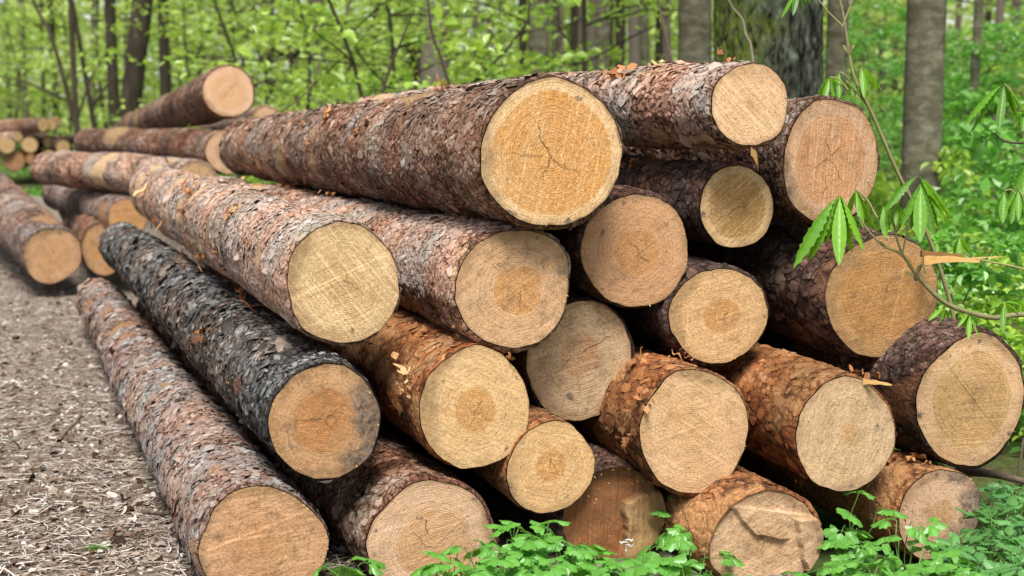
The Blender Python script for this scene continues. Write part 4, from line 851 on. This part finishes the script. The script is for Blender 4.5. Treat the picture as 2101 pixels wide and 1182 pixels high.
# ------------------------------------------------------------------ far wood, ground cover (uncountable)
def stuff(name, V, F, m, label, cat, tn):
    return tag(link(name, mesh(name, V, [F], m, attrs={'tone': tn}, smooth=False)), label, cat, None, 'stuff')
r = np.random.default_rng(11)
n_ = 46000
y_ = r.uniform(44, 78, n_); x_ = (r.uniform(-500, 2600, n_) - 1050) / FPX * y_; z_ = np.abs(r.normal(0, 1, n_)) * 5.5
dn = fbm(np.stack([x_ * .35, y_ * .1, z_ * .45], -1), 3, 51); kp = dn > -0.06
C = np.stack([x_, y_, z_], -1)[kp]
V, F, tn = leaf_cloud(r, C, 0.42, 0.7, 0.3)
stuff('far_woods', V, F, M_FAR, 'hazy bright green mass of foliage closing off the deep wood', 'woods', np.clip(tn * .6 + np.repeat(dn[kp], 6) * 0.5 + .2, 0, 1))
def cover(n, xr, yr, ln, hz, seed, thr, keep=None):
    r = np.random.default_rng(seed); x = r.uniform(*xr, n); y = yr[0] + (yr[1] - yr[0]) * r.random(n) ** 1.4
    d = fbm(np.stack([x * 1.1, y * 1.1, x * 0], -1), 3, seed); k = d > thr
    if keep is not None: k &= keep(x, y)
    x, y, d = x[k], y[k], d[k]
    z = gz(x, y) + np.abs(r.normal(0, 1, len(x))) * hz * (0.5 + np.clip(d + .4, 0, 1.2)) + 0.02
    return leaf_cloud(r, np.stack([x, y, z], -1), ln * (0.8 + 0.03 * np.mean(y)), 0.7, 1.2)
off_path = lambda x, y: (x > path_edge(x, y) + 0.2 + 0.03 * y)
V1, F1, t1 = cover(40000, (1.35, 6.5), (4.6, 14), 0.030, 0.13, 61, 0.06)
V2, F2, t2 = cover(46000, (-9, 16), (9.5, 40), 0.046, 0.20, 62, 0.0, lambda x, y: off_path(x, y) & ~((x * FPX / y + 1050 < 210) & (y < 26)))
V3, F3, t3 = cover(9000, (-13, -2.2), (20.2, 46), 0.05, 0.012, 63, -0.5, lambda x, y: ~((x * FPX / y + 1050 < 180) & (y > 22.5) & (y < 26)))
stuff('ground_cover', np.concatenate([V1, V2, V3]), np.concatenate([F1, F2 + len(V1), F3 + len(V1) + len(V2)]), M_COVER, 'green carpet of small woodland herbs on the forest floor', 'ground cover', np.concatenate([t1, t2, t3]))
# ------------------------------------------------------------------ leaf litter on the path
r = np.random.default_rng(15)
M_LITTER = simple_tone('dry leaves and chips', [(0.0, (0.03, 0.02, 0.014)), (0.3, (0.14, 0.085, 0.055)), (0.6, (0.345, 0.29, 0.25)), (1.0, (0.62, 0.58, 0.54))], 60, 0.9, 0.003)
mb = MB()
def litter_spots(n, p):
    y = 3.0 + 10.5 * r.random(n) ** p; px = r.uniform(-260, 760, n); x = (px - 1050) / FPX * y
    k = x < path_edge(x, y) - 0.05
    return np.stack([x, y, path_z(x, y)], -1)[k]
C = litter_spots(23000, 1.5); n_ = len(C); K = 7
az_ = r.uniform(0, 6.28, n_); D = np.stack([np.cos(az_), np.sin(az_), r.normal(0, 0.22, n_)], -1); Nm = np.stack([r.normal(0, .35, n_), r.normal(0, .35, n_), np.ones(n_)], -1)
D = unit(D); Sd = unit(np.cross(Nm, D)); Nn = np.cross(D, Sd); sz = 0.0088 * np.exp(np.clip(r.normal(0, 0.5, n_), -1.2, 0.85)); asp = r.uniform(0.35, 0.95, n_); cu = r.normal(0.0, 0.5, n_)
ang = np.arange(K) / K * 6.283 + r.uniform(-.35, .35, (n_, K)); rad = r.uniform(0.55, 1.25, (n_, K))
a_ = rad * np.cos(ang) * sz[:, None]; b_ = rad * np.sin(ang) * (sz * asp)[:, None]
hz = cu[:, None] * (b_ * b_ + 0.4 * a_ * a_) / sz[:, None] + r.normal(0, 0.12, (n_, K)) * sz[:, None]
B = C[:, None] + a_[..., None] * D[:, None] + b_[..., None] * Sd[:, None] + (hz + 0.006)[..., None] * Nn[:, None]
Vl = np.concatenate([(C + Nn * 0.007)[:, None], B], 1).reshape(-1, 3); bi = (np.arange(n_) * (K + 1))[:, None]; k = np.arange(K)[None]
mb.add(Vl, np.stack([bi + 0 * k, bi + 1 + k, bi + 1 + (k + 1) % K], -1).reshape(-1, 3), np.repeat(np.clip(r.normal(0.52, 0.24, n_), 0, 1), K + 1))
C = litter_spots(650, 1.3); n_ = len(C); az_ = r.uniform(0, 6.28, n_); D = np.stack([np.cos(az_), np.sin(az_), r.normal(0, .25, n_)], -1); Nm = np.stack([r.normal(0, .4, n_), r.normal(0, .4, n_), np.ones(n_)], -1); l_ = r.uniform(.025, .055, n_)
V, F = leaf_quads(r, C + np.array([0, 0, .010]), D, Nm, l_, l_ * r.uniform(.4, .75, n_), .5); mb.add(V, F, np.repeat(np.clip(r.normal(.45, .28, n_), 0, 1), 6))
C = litter_spots(16000, 1.5); n_ = len(C); az_ = r.uniform(0, 6.28, n_); D = np.stack([np.cos(az_), np.sin(az_), r.normal(0, .12, n_)], -1); Sd = np.stack([-np.sin(az_), np.cos(az_), np.zeros(n_)], -1)
ln = 0.028 * np.exp(r.normal(0, .45, n_)); wd = 0.0011 * np.exp(r.normal(0, .4, n_)); c_ = C + np.array([0, 0, 0.011]); bow = r.normal(0, .3, n_)
pts = [c_ + D * (ln * t)[:, None] + Sd * (ln * bow * (t * t))[:, None] for t in (-1, -.33, .33, 1)]
Vn = np.stack([p + s_ * Sd * wd[:, None] + np.array([0, 0, .0012]) * (s_ > 0) for p in pts for s_ in (1, -1)], 1).reshape(-1, 3); bi = (np.arange(n_) * 8)[:, None]
mb.add(Vn, np.concatenate([bi + np.array([[q * 2, q * 2 + 1, q * 2 + 3, q * 2 + 2]]) for q in range(3)]), np.repeat(np.clip(r.normal(.5, .25, n_), 0, 1), 8))
Vm, Fm, Am, mi = mb.get()
tag(link('leaf_litter', mesh('leaf_litter', Vm, Fm, M_LITTER, attrs={'tone': Am}, smooth=False)), 'dry leaves, needles and bark chips strewn over the path', 'leaf litter', None, 'stuff')
# bigger sticks one can tell apart
def stick(label, pts, rad, z=0.012, cat='stick', tone=0.6):
    P = smooth_path(np.array([onground(*p[:2], z) if len(p) == 2 else at(*p) for p in pts]), 14); V, F = tube(P, np.linspace(rad, rad * 0.5, 14), 7, 3, 0.25)
    o = tag(link('stick', mesh('stick', V - P[0], [F], M_TWIG, attrs={'tone': np.full(len(V), tone)}), None, tuple(P[0])), label, cat); return o
stick('crooked grey root like stick lying on the path, left of the scaly log', [(120, 905), (140, 880), (160, 862), (166, 830), (150, 810)], 0.008, 0.02)
stick('thin dark stick lying across the path near its left edge', [(30, 1000), (90, 1004), (150, 1008), (220, 1010)], 0.004)
stick('short pale stick lying on the path beside the scaly log', [(185, 1040), (215, 1050), (238, 1056)], 0.006, tone=.8)
stick('short thick dark stick with its end under the scaly log', [(282, 1052), (310, 1052), (345, 1058)], 0.008, tone=.3)
stick('curved thin grey twig at the foot of the scaly log', [(320, 1075), (330, 1100), (360, 1120), (385, 1135)], 0.004, tone=.8)
stick('long thin twig along the lower left corner of the path', [(0, 1065), (40, 1078), (80, 1092), (100, 1102)], 0.004, tone=.5)
stick('bare curved twig resting on the logs behind the biggest log', [(420, 262, 8.6), (480, 252, 8.5), (560, 238, 8.4), (600, 212, 8.4), (640, 178, 8.5), (660, 120, 8.6), (700, 60, 8.7)], 0.006, cat='twig', tone=.3)
stick('mossy grey branch sticking out from under the far right log', [(1930, 975, 4.5), (1990, 968, 4.4), (2050, 975, 4.3), (2140, 1000, 4.2)], 0.017, cat='branch', tone=.55)
stick('upright thin dark stem near the right edge below the mossy grey branch', [(2078, 1075, 4.6), (2084, 1020, 4.6), (2092, 960, 4.6), (2100, 900, 4.65)], 0.007, cat='stem', tone=.3)
stick('thin reddish upright stem left of the massive mossy trunk', [(1382, 140, 7.0), (1370, 90, 7.0), (1356, 30, 7.0), (1345, -40, 7.0)], 0.008, cat='stem', tone=.45)
stick('pale wriggling twig in front of the massive mossy trunk', [(1545, 125, 6.6), (1540, 90, 6.6), (1530, 70, 6.6), (1524, 40, 6.6), (1500, 10, 6.6), (1490, -30, 6.6)], 0.005, cat='twig', tone=.9)
stick('dark slim stem rising behind the middle of the biggest log', [(930, 200, 8.2), (905, 120, 8.2), (885, 60, 8.2), (875, -40, 8.2)], 0.011, cat='stem', tone=.15)
stick('slanting dark stem behind the left half of the biggest log', [(782, 200, 8.6), (800, 140, 8.6), (825, 80, 8.6), (850, 20, 8.6)], 0.011, cat='stem', tone=.15)
# grass tuft on the path
g = onground(195, 1135); mb = MB(); r = np.random.default_rng(21)
for q in range(150):
    b = g + np.append(r.normal(0, 0.010, 2), 0); d_ = np.append(r.normal(0, 0.5, 2), 1.0); l_ = r.uniform(.015, .035); s_ = unit(np.cross(d_, [0.3, 1, 0])) * 0.0007
    p1 = b + d_ * l_ * .6; p2 = b + d_ * l_ + np.append(d_[:2] * l_ * .6, -l_ * .2)
    mb.add([b + s_, b - s_, p1 - s_ * .7, p1 + s_ * .7, p2], [[0, 1, 2, 3]], r.random()); mb.add([p1 - s_ * .7, p1 + s_ * .7, p2], [[0, 1, 2]], r.random())
V, F, A, mi = mb.get(); tag(link('grass_tuft', mesh('grass_tuft', V - g, F, M_GRASS, attrs={'tone': A}), None, tuple(g)), 'tiny green grass tuft on the path', 'grass tuft')

# ------------------------------------------------------------------ chestnut saplings with drooping new leaves
def leaflet_geo(apex, d, length, width, sag, face):
    """one pleated leaflet; returns vertices and faces"""
    m, c = 26, 7; t = np.linspace(0, 1, m)
    d = unit(d); prof = np.where(t < 0.62, np.sin(t / 0.62 * math.pi / 2) ** 1.35, np.cos((t - 0.62) / 0.38 * math.pi / 2) ** 0.75) * 0.97 + 0.02
    prof[-1] = 0.02
    ctr = apex + d * (t * length)[:, None] + np.array([0, 0, -1.0]) * (sag * length * t ** 2)[:, None]
    T = unit(np.gradient(ctr, axis=0)); Sd = unit(np.cross(T, np.broadcast_to(face, T.shape))); Nn = np.cross(Sd, T)
    s = np.linspace(-1, 1, c)
    ser = 1 + 0.035 * ((np.arange(m) % 2) * 2 - 1)
    wv = (prof * width / 2 * ser)[:, None] * s[None]
    # side veins run forward: pleats shift with |s|
    ple = 0.085 * width * np.cos((t[:, None] * 10 - np.abs(s)[None] * 1.6) * 2 * math.pi) * np.minimum(1, prof[:, None] * 1.5) * (np.abs(s)[None] > 0.05)
    fold = np.abs(s)[None] * (prof * width / 2)[:, None] * -0.32
    V = ctr[:, None] + Sd[:, None] * wv[..., None] * 0.88 + Nn[:, None] * (ple + fold)[..., None]
    fwd = T[:, None] * (np.abs(s)[None] * 0.06 * length * (1 - t)[:, None])[..., None]
    return (V + fwd).reshape(-1, 3), grid_faces(m, c, wrap=False)
def chest_leaf(o, r, apex_px, d, tips, foot=None, w=0.36):
    apex = at(*apex_px, d); mb = MB()
    tips = list(tips) + [((tips[q][0] + tips[q + 1][0]) / 2 + r.normal(0, 3), min(tips[q][1], tips[q + 1][1]) * .6 + .4 * max(tips[q][1], tips[q + 1][1]) - 6, .06) for q in range(0, len(tips) - 1, 2)]
    for (tx, ty, dd) in tips:
        tip = at(tx, ty, d + dd); v_ = tip - apex; l_ = float(np.linalg.norm(v_)); h_ = v_.copy(); sag = 0.5 * np.hypot(h_[0], h_[1]) / l_ + .05
        d0 = v_ / l_ + np.array([0, 0, sag])
        fc_ = unit(np.array([v_[0] * 1.5, v_[1] * 1.5 - 0.35 * l_, 0.8 * l_]))
        V, F = leaflet_geo(apex, d0, l_, l_ * w * 0.98 * r.uniform(.85, 1.1), sag / max(np.linalg.norm(d0), .1) , fc_); mb.add(V, F, np.clip(.5 + r.normal(0, .22), 0, 1))
    lf = mb.part('leaf', o, M_CHEST, smooth=True)
    if foot is not None:
        f = at(*foot, d); P = smooth_path(np.array([f, (f + apex) / 2 + np.array([0, 0, 0.012]), apex]), 8); V, F = tube(P, np.linspace(.0025, .002, 8), 6); part('petiole', lf, V, [F], M_STEM, attrs={'tone': np.full(len(V), .8)})
def stem_part(o, pts, r0, r1, tone=.5, name='stem', knots=True):
    P = smooth_path(np.array([at(*p) for p in pts]), 8 * len(pts)); R_ = np.linspace(r0, r1, len(P)) * 0.8
    if knots: R_ = R_ * (1 + 0.25 * (np.arange(len(P)) % 9 == 4))
    V, F = tube(P, R_, 8, 5, .12); part(name, o, V, [F], M_STEM if tone > .3 else M_TWIG, attrs={'tone': np.full(len(V), tone)})
def bud(o, px, py, d, s=1.0, petals=((-.6, .9), (.55, 1.0), (0.1, .6))):
    mb = MB(); b = at(px, py, d); V, F = tube(np.array([b + np.array([0, 0, -.008 * s]), b, b + np.array([0, 0, .008 * s])]), np.array([.003, .0065, .003]) * s, 7); mb.add(V, F, .25)
    for (dx, dz) in petals:
        V, F = leaflet_geo(b, np.array([dx, -.2, dz]), .03 * s, .009 * s, .1, np.array([0, -1, .3])); mb.add(V, F, 1.0)
    mb.part('bud', o, M_STEM)
r = np.random.default_rng(31)
s1 = thing('chestnut_sapling', 'tall thin leafless looking chestnut stem rising past the top right log end', 'sapling', onground(1985, 1080), 'chestnut saplings right of the stack')
stem_part(s1, [(1985, 1060, 4.42), (1975, 800, 4.42), (1955, 645, 4.4), (1918, 520, 4.38), (1880, 430, 4.36), (1840, 350, 4.34), (1790, 235, 4.32), (1755, 165, 4.3), (1742, 110, 4.3)], .009, .0055, .6)
stem_part(s1, [(1742, 110, 4.3), (1735, 60, 4.3), (1728, 20, 4.3), (1712, -40, 4.3)], .0055, .004, .5)
stem_part(s1, [(1730, 55, 4.3), (1700, 25, 4.3), (1680, 0, 4.3), (1660, -25, 4.3)], .0035, .002, .7)
stem_part(s1, [(1728, 55, 4.3), (1745, 10, 4.3), (1750, -30, 4.3)], .0035, .002, .7)
stem_part(s1, [(1778, 215, 4.32), (1750, 180, 4.3), (1735, 165, 4.3)], .003, .002, .7); stem_part(s1, [(1765, 190, 4.31), (1757, 160, 4.3)], .003, .002, .7)
bud(s1, 1741, 110, 4.3, 1.15)
chest_leaf(s1, r, (1703, 158), 4.3, [(1678, 195, .03), (1692, 200, -.02), (1712, 200, .0), (1725, 190, .03)], (1740, 185), .30)
chest_leaf(s1, r, (1722, 148), 4.33, [(1708, 180, .0), (1722, 190, -.03), (1738, 184, .02)], (1748, 178), .30)
chest_leaf(s1, r, (1768, 138), 4.3, [(1760, 182, .0), (1772, 186, -.03), (1786, 184, .0), (1804, 182, .02), (1752, 160, .03)], (1762, 178), .30)
chest_leaf(s1, r, (1748, 165), 4.34, [(1742, 188, 0), (1752, 194, -.02)], None, .35)
chest_leaf(s1, r, (1640, -25), 4.3, [(1612, 22, 0), (1630, 18, -.03), (1648, 14, .02), (1660, 2, .03)], None, .3)
s2 = thing('chestnut_sapling', 'chestnut shoot with big drooping pleated leaves hanging over the dark barked log end', 'sapling', onground(2170, 1010), 'chestnut saplings right of the stack')
stem_part(s2, [(2180, 990, 3.95), (2170, 800, 3.9), (2130, 662, 3.86), (2090, 646, 3.84), (2040, 652, 3.82), (1985, 640, 3.8), (1940, 622, 3.78), (1905, 592, 3.76), (1880, 562, 3.75)], .010, .0065, .55)
stem_part(s2, [(1876, 560, 3.75), (1850, 522, 3.74), (1815, 505, 3.73), (1785, 478, 3.72), (1762, 445, 3.71)], .0055, .0028, .6)
stem_part(s2, [(1852, 522, 3.74), (1843, 500, 3.74), (1836, 470, 3.74), (1830, 445, 3.74)], .0045, .003, .45)
stem_part(s2, [(1852, 518, 3.74), (1862, 470, 3.72), (1874, 420, 3.71), (1888, 378, 3.7)], .003, .0022, .95)
stem_part(s2, [(1838, 478, 3.74), (1850, 460, 3.74), (1858, 446, 3.74)], .003, .002, .4)
stem_part(s2, [(1800, 447, 3.73), (1790, 430, 3.73)], .0022, .002, .95)
stem_part(s2, [(1900, 560, 3.74), (1892, 540, 3.73), (1894, 530, 3.73)], .003, .0015, .95)
bud(s2, 1880, 568, 3.75, 1.3, ((-1.0, .55), (.35, 1.2), (.1, .6)))
chest_leaf(s2, r, (1723, 398), 3.68, [(1652, 512, -.02), (1672, 505, .0), (1722, 508, -.06), (1762, 488, -.01), (1700, 480, .05), (1742, 465, .05)], None, .30)
chest_leaf(s2, r, (1755, 388), 3.76, [(1790, 460, .03), (1768, 450, -.02), (1740, 440, .05), (1788, 430, .02)], (1800, 447), .27)
chest_leaf(s2, r, (1885, 361), 3.70, [(1824, 425, .02), (1832, 418, -.03), (1945, 438, .02), (1926, 436, -.02), (1915, 440, .05)], None, .27)
chest_leaf(s2, r, (1889, 376), 3.66, [(1858, 445, .0), (1888, 468, -.05), (1912, 460, -.02), (1876, 445, .05), (1932, 438, .03)], None, .30)
chest_leaf(s2, r, (1812, 420), 3.72, [(1804, 472, .02), (1816, 474, -.02), (1824, 464, .0)], None, .33)
chest_leaf(s2, r, (1838, 420), 3.71, [(1826, 446, .0), (1838, 452, -.02), (1852, 450, .0), (1858, 460, .02)], (1832, 445), .33)
chest_leaf(s2, r, (1940, 633), 3.78, [(1908, 656, -.02), (1930, 656, .0), (1945, 650, .02)], None, .30)
chest_leaf(s2, r, (1990, 645), 3.8, [(1968, 668, -.02), (1988, 685, -.03), (2005, 682, 0), (2016, 640, .04), (1990, 630, .05)], None, .26)
chest_leaf(s2, r, (2060, 622), 3.83, [(2058, 668, -.03), (2032, 634, -.02), (2072, 662, .0), (2086, 640, 0), (2096, 628, .03)], None, .26)
chest_leaf(s2, r, (2095, 618), 3.85, [(2094, 648, 0), (2112, 640, -.02), (2078, 628, .02)], None, .26)
s3 = thing('chestnut_sapling', 'chestnut twig with drooping leaves reaching in at the right picture edge', 'sapling', onground(2260, 960), 'chestnut saplings right of the stack')
stem_part(s3, [(2270, 950, 4.6), (2265, 600, 4.6), (2240, 330, 4.6), (2180, 240, 4.6), (2130, 225, 4.58), (2094, 228, 4.56)], .008, .003, .6)
stem_part(s3, [(2262, 560, 4.6), (2190, 470, 4.6), (2130, 440, 4.58), (2098, 400, 4.56), (2086, 380, 4.55)], .005, .002, .8)
stem_part(s3, [(2243, 340, 4.6), (2150, 290, 4.6), (2100, 294, 4.58), (2062, 290, 4.56), (2040, 274, 4.56)], .005, .003, .2)
stem_part(s3, [(2262, 640, 4.6), (2120, 560, 4.6), (2000, 530, 4.58), (1975, 510, 4.56), (1970, 486, 4.55)], .005, .002, .9)
chest_leaf(s3, r, (2061, 172), 4.55, [(1998, 238, 0), (2008, 248, .03), (2052, 246, -.04), (2096, 222, .0), (2075, 215, .05)], (2094, 228), .27)
chest_leaf(s3, r, (2108, 206), 4.58, [(2086, 250, 0), (2100, 255, -.03), (2130, 250, 0)], None, .3)
chest_leaf(s3, r, (2110, 335), 4.58, [(2080, 392, 0), (2096, 405, -.03), (2125, 405, 0)], None, .3)
chest_leaf(s3, r, (2061, 392), 4.56, [(2046, 440, 0), (2058, 442, -.03), (2072, 430, .02)], (2086, 402), .36)
chest_leaf(s3, r, (2090, 390), 4.54, [(2056, 440, 0), (2078, 444, -.02), (2090, 438, -.03), (2106, 442, 0), (2118, 425, 0)], (2105, 430), .28)
chest_leaf(s3, r, (1969, 485), 4.55, [(1955, 520, .02), (1966, 524, -.02), (1978, 524, 0), (1988, 518, .02)], None, .26)
chest_leaf(s3, r, (1922, 498), 4.55, [(1915, 518, 0), (1924, 522, -.02), (1932, 518, 0)], None, .3)

# ------------------------------------------------------------------ lobed herbs at the foot of the stack
def lobed_leaf_mesh(seed, m=M_HERB, nlf=3, size=0.05):
    r = np.random.default_rng(seed); mb = MB()
    pet = smooth_path(np.array([[0, 0, 0], [.2 * size, 0, .12 * size], [.45 * size, 0, .1 * size]]), 5)
    V, F = tube(pet, np.full(5, size * .018), 5); mb.add(V, F, .3)
    for q, an in enumerate(np.linspace(-1.25, 1.25, nlf) if nlf > 1 else [0]):
        base = np.array([.45 * size, 0, .1 * size]); di = np.array([math.cos(an), math.sin(an), 0]); sd = np.array([-math.sin(an), math.cos(an), 0])
        stl = size * .16; b0 = base + di * stl; L_ = size * (1.0 if an == 0 else .85) * r.uniform(.85, 1.1)
        V, F = tube(np.array([base, b0]), np.full(2, size * .013), 4); mb.add(V, F, .3)
        th = np.linspace(-1.25, 1.25, 31); lob = 0.52 + 0.30 * np.abs(np.cos(th * 1.9)) ** .7 + 0.22 * np.cos(th * .9); lob = lob * (1 + .05 * np.cos(th * 11))
        x = L_ * lob * np.cos(th * .82) * .92; y = L_ * lob * np.sin(th * .82) * .78
        cur = -0.35 * (x * x + y * y) / L_ + 0.10 * L_ * np.cos(th * 3.8)
        P = b0 + x[:, None] * di + y[:, None] * sd + np.array([0, 0, 1.0]) * cur[:, None]
        Mid = b0 + .5 * x[:, None] * di + .5 * y[:, None] * sd + np.array([0, 0, 1.0]) * (cur * .25 + 0.06 * L_ * np.abs(np.sin(th * 1.9)))[:, None]
        n = len(th); Vf = np.concatenate([b0[None], Mid, P]); k = np.arange(n - 1)
        mb.add(Vf, np.stack([0 * k, 1 + k, 2 + k], -1), r.uniform(.3, .8)); 
        mb.add(Vf, np.stack([1 + k, 1 + n + k, 2 + n + k, 2 + k], -1), r.uniform(.3, .8))
    V, F, A, mi = mb.get(); return mesh('leaf', V, F, m, attrs={'tone': A})
def ovate_leaf_mesh(seed, m, size):
    r = np.random.default_rng(seed); mb = MB()
    for an, s in ((0, 1), (1.15, .8), (-1.15, .8)):
        V, F = leaflet_geo(np.array([.2 * size, 0, 0.]), np.array([math.cos(an), math.sin(an), .15]), size * s, size * .52 * s, .18, np.array([0, 0, 1.0])); mb.add(V, F, r.uniform(.3, .8))
    V, F = tube(np.array([[0, 0, 0], [.2 * size, 0, 0]]), np.full(2, size * .02), 5); mb.add(V, F, .3)
    V, F, A, mi = mb.get(); return mesh('leaf', V, F, m, attrs={'tone': A})
HL = [lobed_leaf_mesh(q, M_HERB, 3, 0.047) for q in (1, 2, 3, 4)]; BL = [ovate_leaf_mesh(q, M_BLUEHERB, 0.06) for q in (1, 2)]
def herb(name, label, cat, px, py, d, hgt, nl, leaves, r, sc=1.0, spread=.09, group=None, flower=False):
    top = at(px, py, d); g = np.array([top[0], top[1], min(0.0, top[2] - .05)]); hgt = max(.05, top[2] - g[2])
    o = thing(name, label, cat, g, group); mb = MB(); spots = []
    for q in range(nl):
        f = r.uniform(.35, 1.0) if q else 1.0; az_ = r.uniform(0, 6.28); rr = spread * (1.25 - f * .7) * r.uniform(.4, 1.2) if q else 0.01
        e = g + np.array([math.cos(az_) * rr, math.sin(az_) * rr, hgt * f]); mb_ = smooth_path(np.array([g + np.append(r.normal(0, .012, 2), -.02), (g + e) / 2 + np.append(r.normal(0, .015, 2), .02), e]), 8)
        V, F = tube(mb_, np.linspace(.0022, .0013, 8), 5); mb.add(V, F, r.random()); spots.append((e, az_))
    if flower:
        e = g + np.array([r.normal(0, .02), r.normal(0, .02), hgt * 1.0 + .055]); P = smooth_path(np.array([g, (g + e) / 2 + np.append(r.normal(0, .01, 2), 0), e]), 8); V, F = tube(P, np.linspace(.0018, .001, 8), 5); mb.add(V, F, .5)
    mb.part('stalk', o, M_HSTEM)
    for (e, az_) in spots:
        l_ = link('leaf', leaves[r.integers(0, len(leaves))], o, tuple(e - g)); l_.rotation_euler = (r.normal(0, .3), r.normal(0.15, .35), az_ + r.normal(0, .4)); k = sc * r.uniform(.75, 1.2); l_.scale = (k, k, k)
    if flower:
        fb = MB()
        for q in range(6):
            c = P[-1] + np.array([0, 0, -.006 * q]); an = r.uniform(0, 6.28); dd = np.array([math.cos(an), math.sin(an), -.1]); pp = np.array([c - dd * .003, c + dd * .006 + np.array([0, 0, .002]), c + dd * .012 + np.array([0, 0, -.002]), c + dd * .015 + np.array([0, 0, .003])]); V, F = tube(pp, np.array([.0008, .0014, .0016, .0022]), 6); fb.add(V, F, r.random())
        fb.part('flower', o, M_PETAL)
r = np.random.default_rng(41)
GH = 'lobed green herbs along the foot of the log stack'
LH = 'bright green herb with deeply lobed leaves at the foot of the log stack'
spots = [(910, 1140, 3.45), (950, 1120, 3.5), (985, 1120, 3.45), (1010, 1150, 3.4), (1040, 1105, 3.5), (1065, 1075, 3.58), (1120, 1085, 3.52), (1105, 1120, 3.45), (1160, 1105, 3.5), (1085, 1150, 3.38), (1180, 1150, 3.4), (1215, 1140, 3.45), (1250, 1155, 3.4), (1300, 1150, 3.42), (1320, 1168, 3.36), (1370, 1155, 3.42), (1405, 1160, 3.42),
         (950, 1170, 3.36), (1030, 1120, 3.46), (1090, 1105, 3.5), (1140, 1120, 3.46), (1060, 1140, 3.4), (1185, 1120, 3.5), (1350, 1165, 3.4), (930, 1155, 3.42), (1140, 1172, 3.34), (1230, 1178, 3.34), (1440, 1170, 3.4), (1390, 1120, 3.72), (1410, 1040, 3.95), (1425, 1100, 3.74), (700, 1165, 3.5), (1480, 1178, 3.36), (1600, 1178, 3.36), (1060, 1178, 3.3), (1280, 1180, 3.3),
         (1755, 1022, 3.9), (1735, 1075, 3.86), (1680, 1165, 3.5), (1730, 1160, 3.5), (1790, 1140, 3.55), (1865, 1068, 3.66), (1910, 1160, 3.5), (1960, 1160, 3.5), (1760, 1178, 3.4), (1850, 1175, 3.4), (1940, 1130, 3.7), (1970, 1172, 3.45), (1800, 1165, 3.45), (1890, 1130, 3.6), (1830, 1150, 3.5), (1990, 1170, 3.45), (1880, 940, 4.25), (1905, 945, 4.3)]
for q, (px, py, d) in enumerate(spots):
    fl = q in (13,)
    herb('lobed_herb', 'lobed leaved herb carrying a small white flower spike at the foot of the log stack' if fl else LH, 'herb', px, py, d, .2, int(r.integers(5, 9)), HL, r, 1.0, .075, GH, flower=fl)
GU = 'bluish green trefoil plants at the lower right corner'
for q, (px, py, d) in enumerate([(2040, 1050, 3.95), (2085, 1060, 3.9), (2060, 1100, 3.75), (2015, 1120, 3.7), (2095, 1120, 3.65), (2050, 1145, 3.55), (2100, 1165, 3.45), (2010, 1165, 3.5), (2075, 1010, 4.2), (2030, 1015, 4.3), (2095, 1030, 4.1), (2060, 1030, 4.0), (2035, 1090, 3.8), (2090, 1085, 3.8), (2040, 1170, 3.5), (1985, 1140, 3.65), (2100, 990, 4.4), (2060, 985, 4.5), (2030, 1060, 3.9), (2070, 1130, 3.6)]):
    herb('trefoil_plant', 'bluish green plant with broad pointed leaves in threes at the lower right corner', 'plant', px, py, d, .2, int(r.integers(5, 8)), BL, r, 1.1, .08, GU)
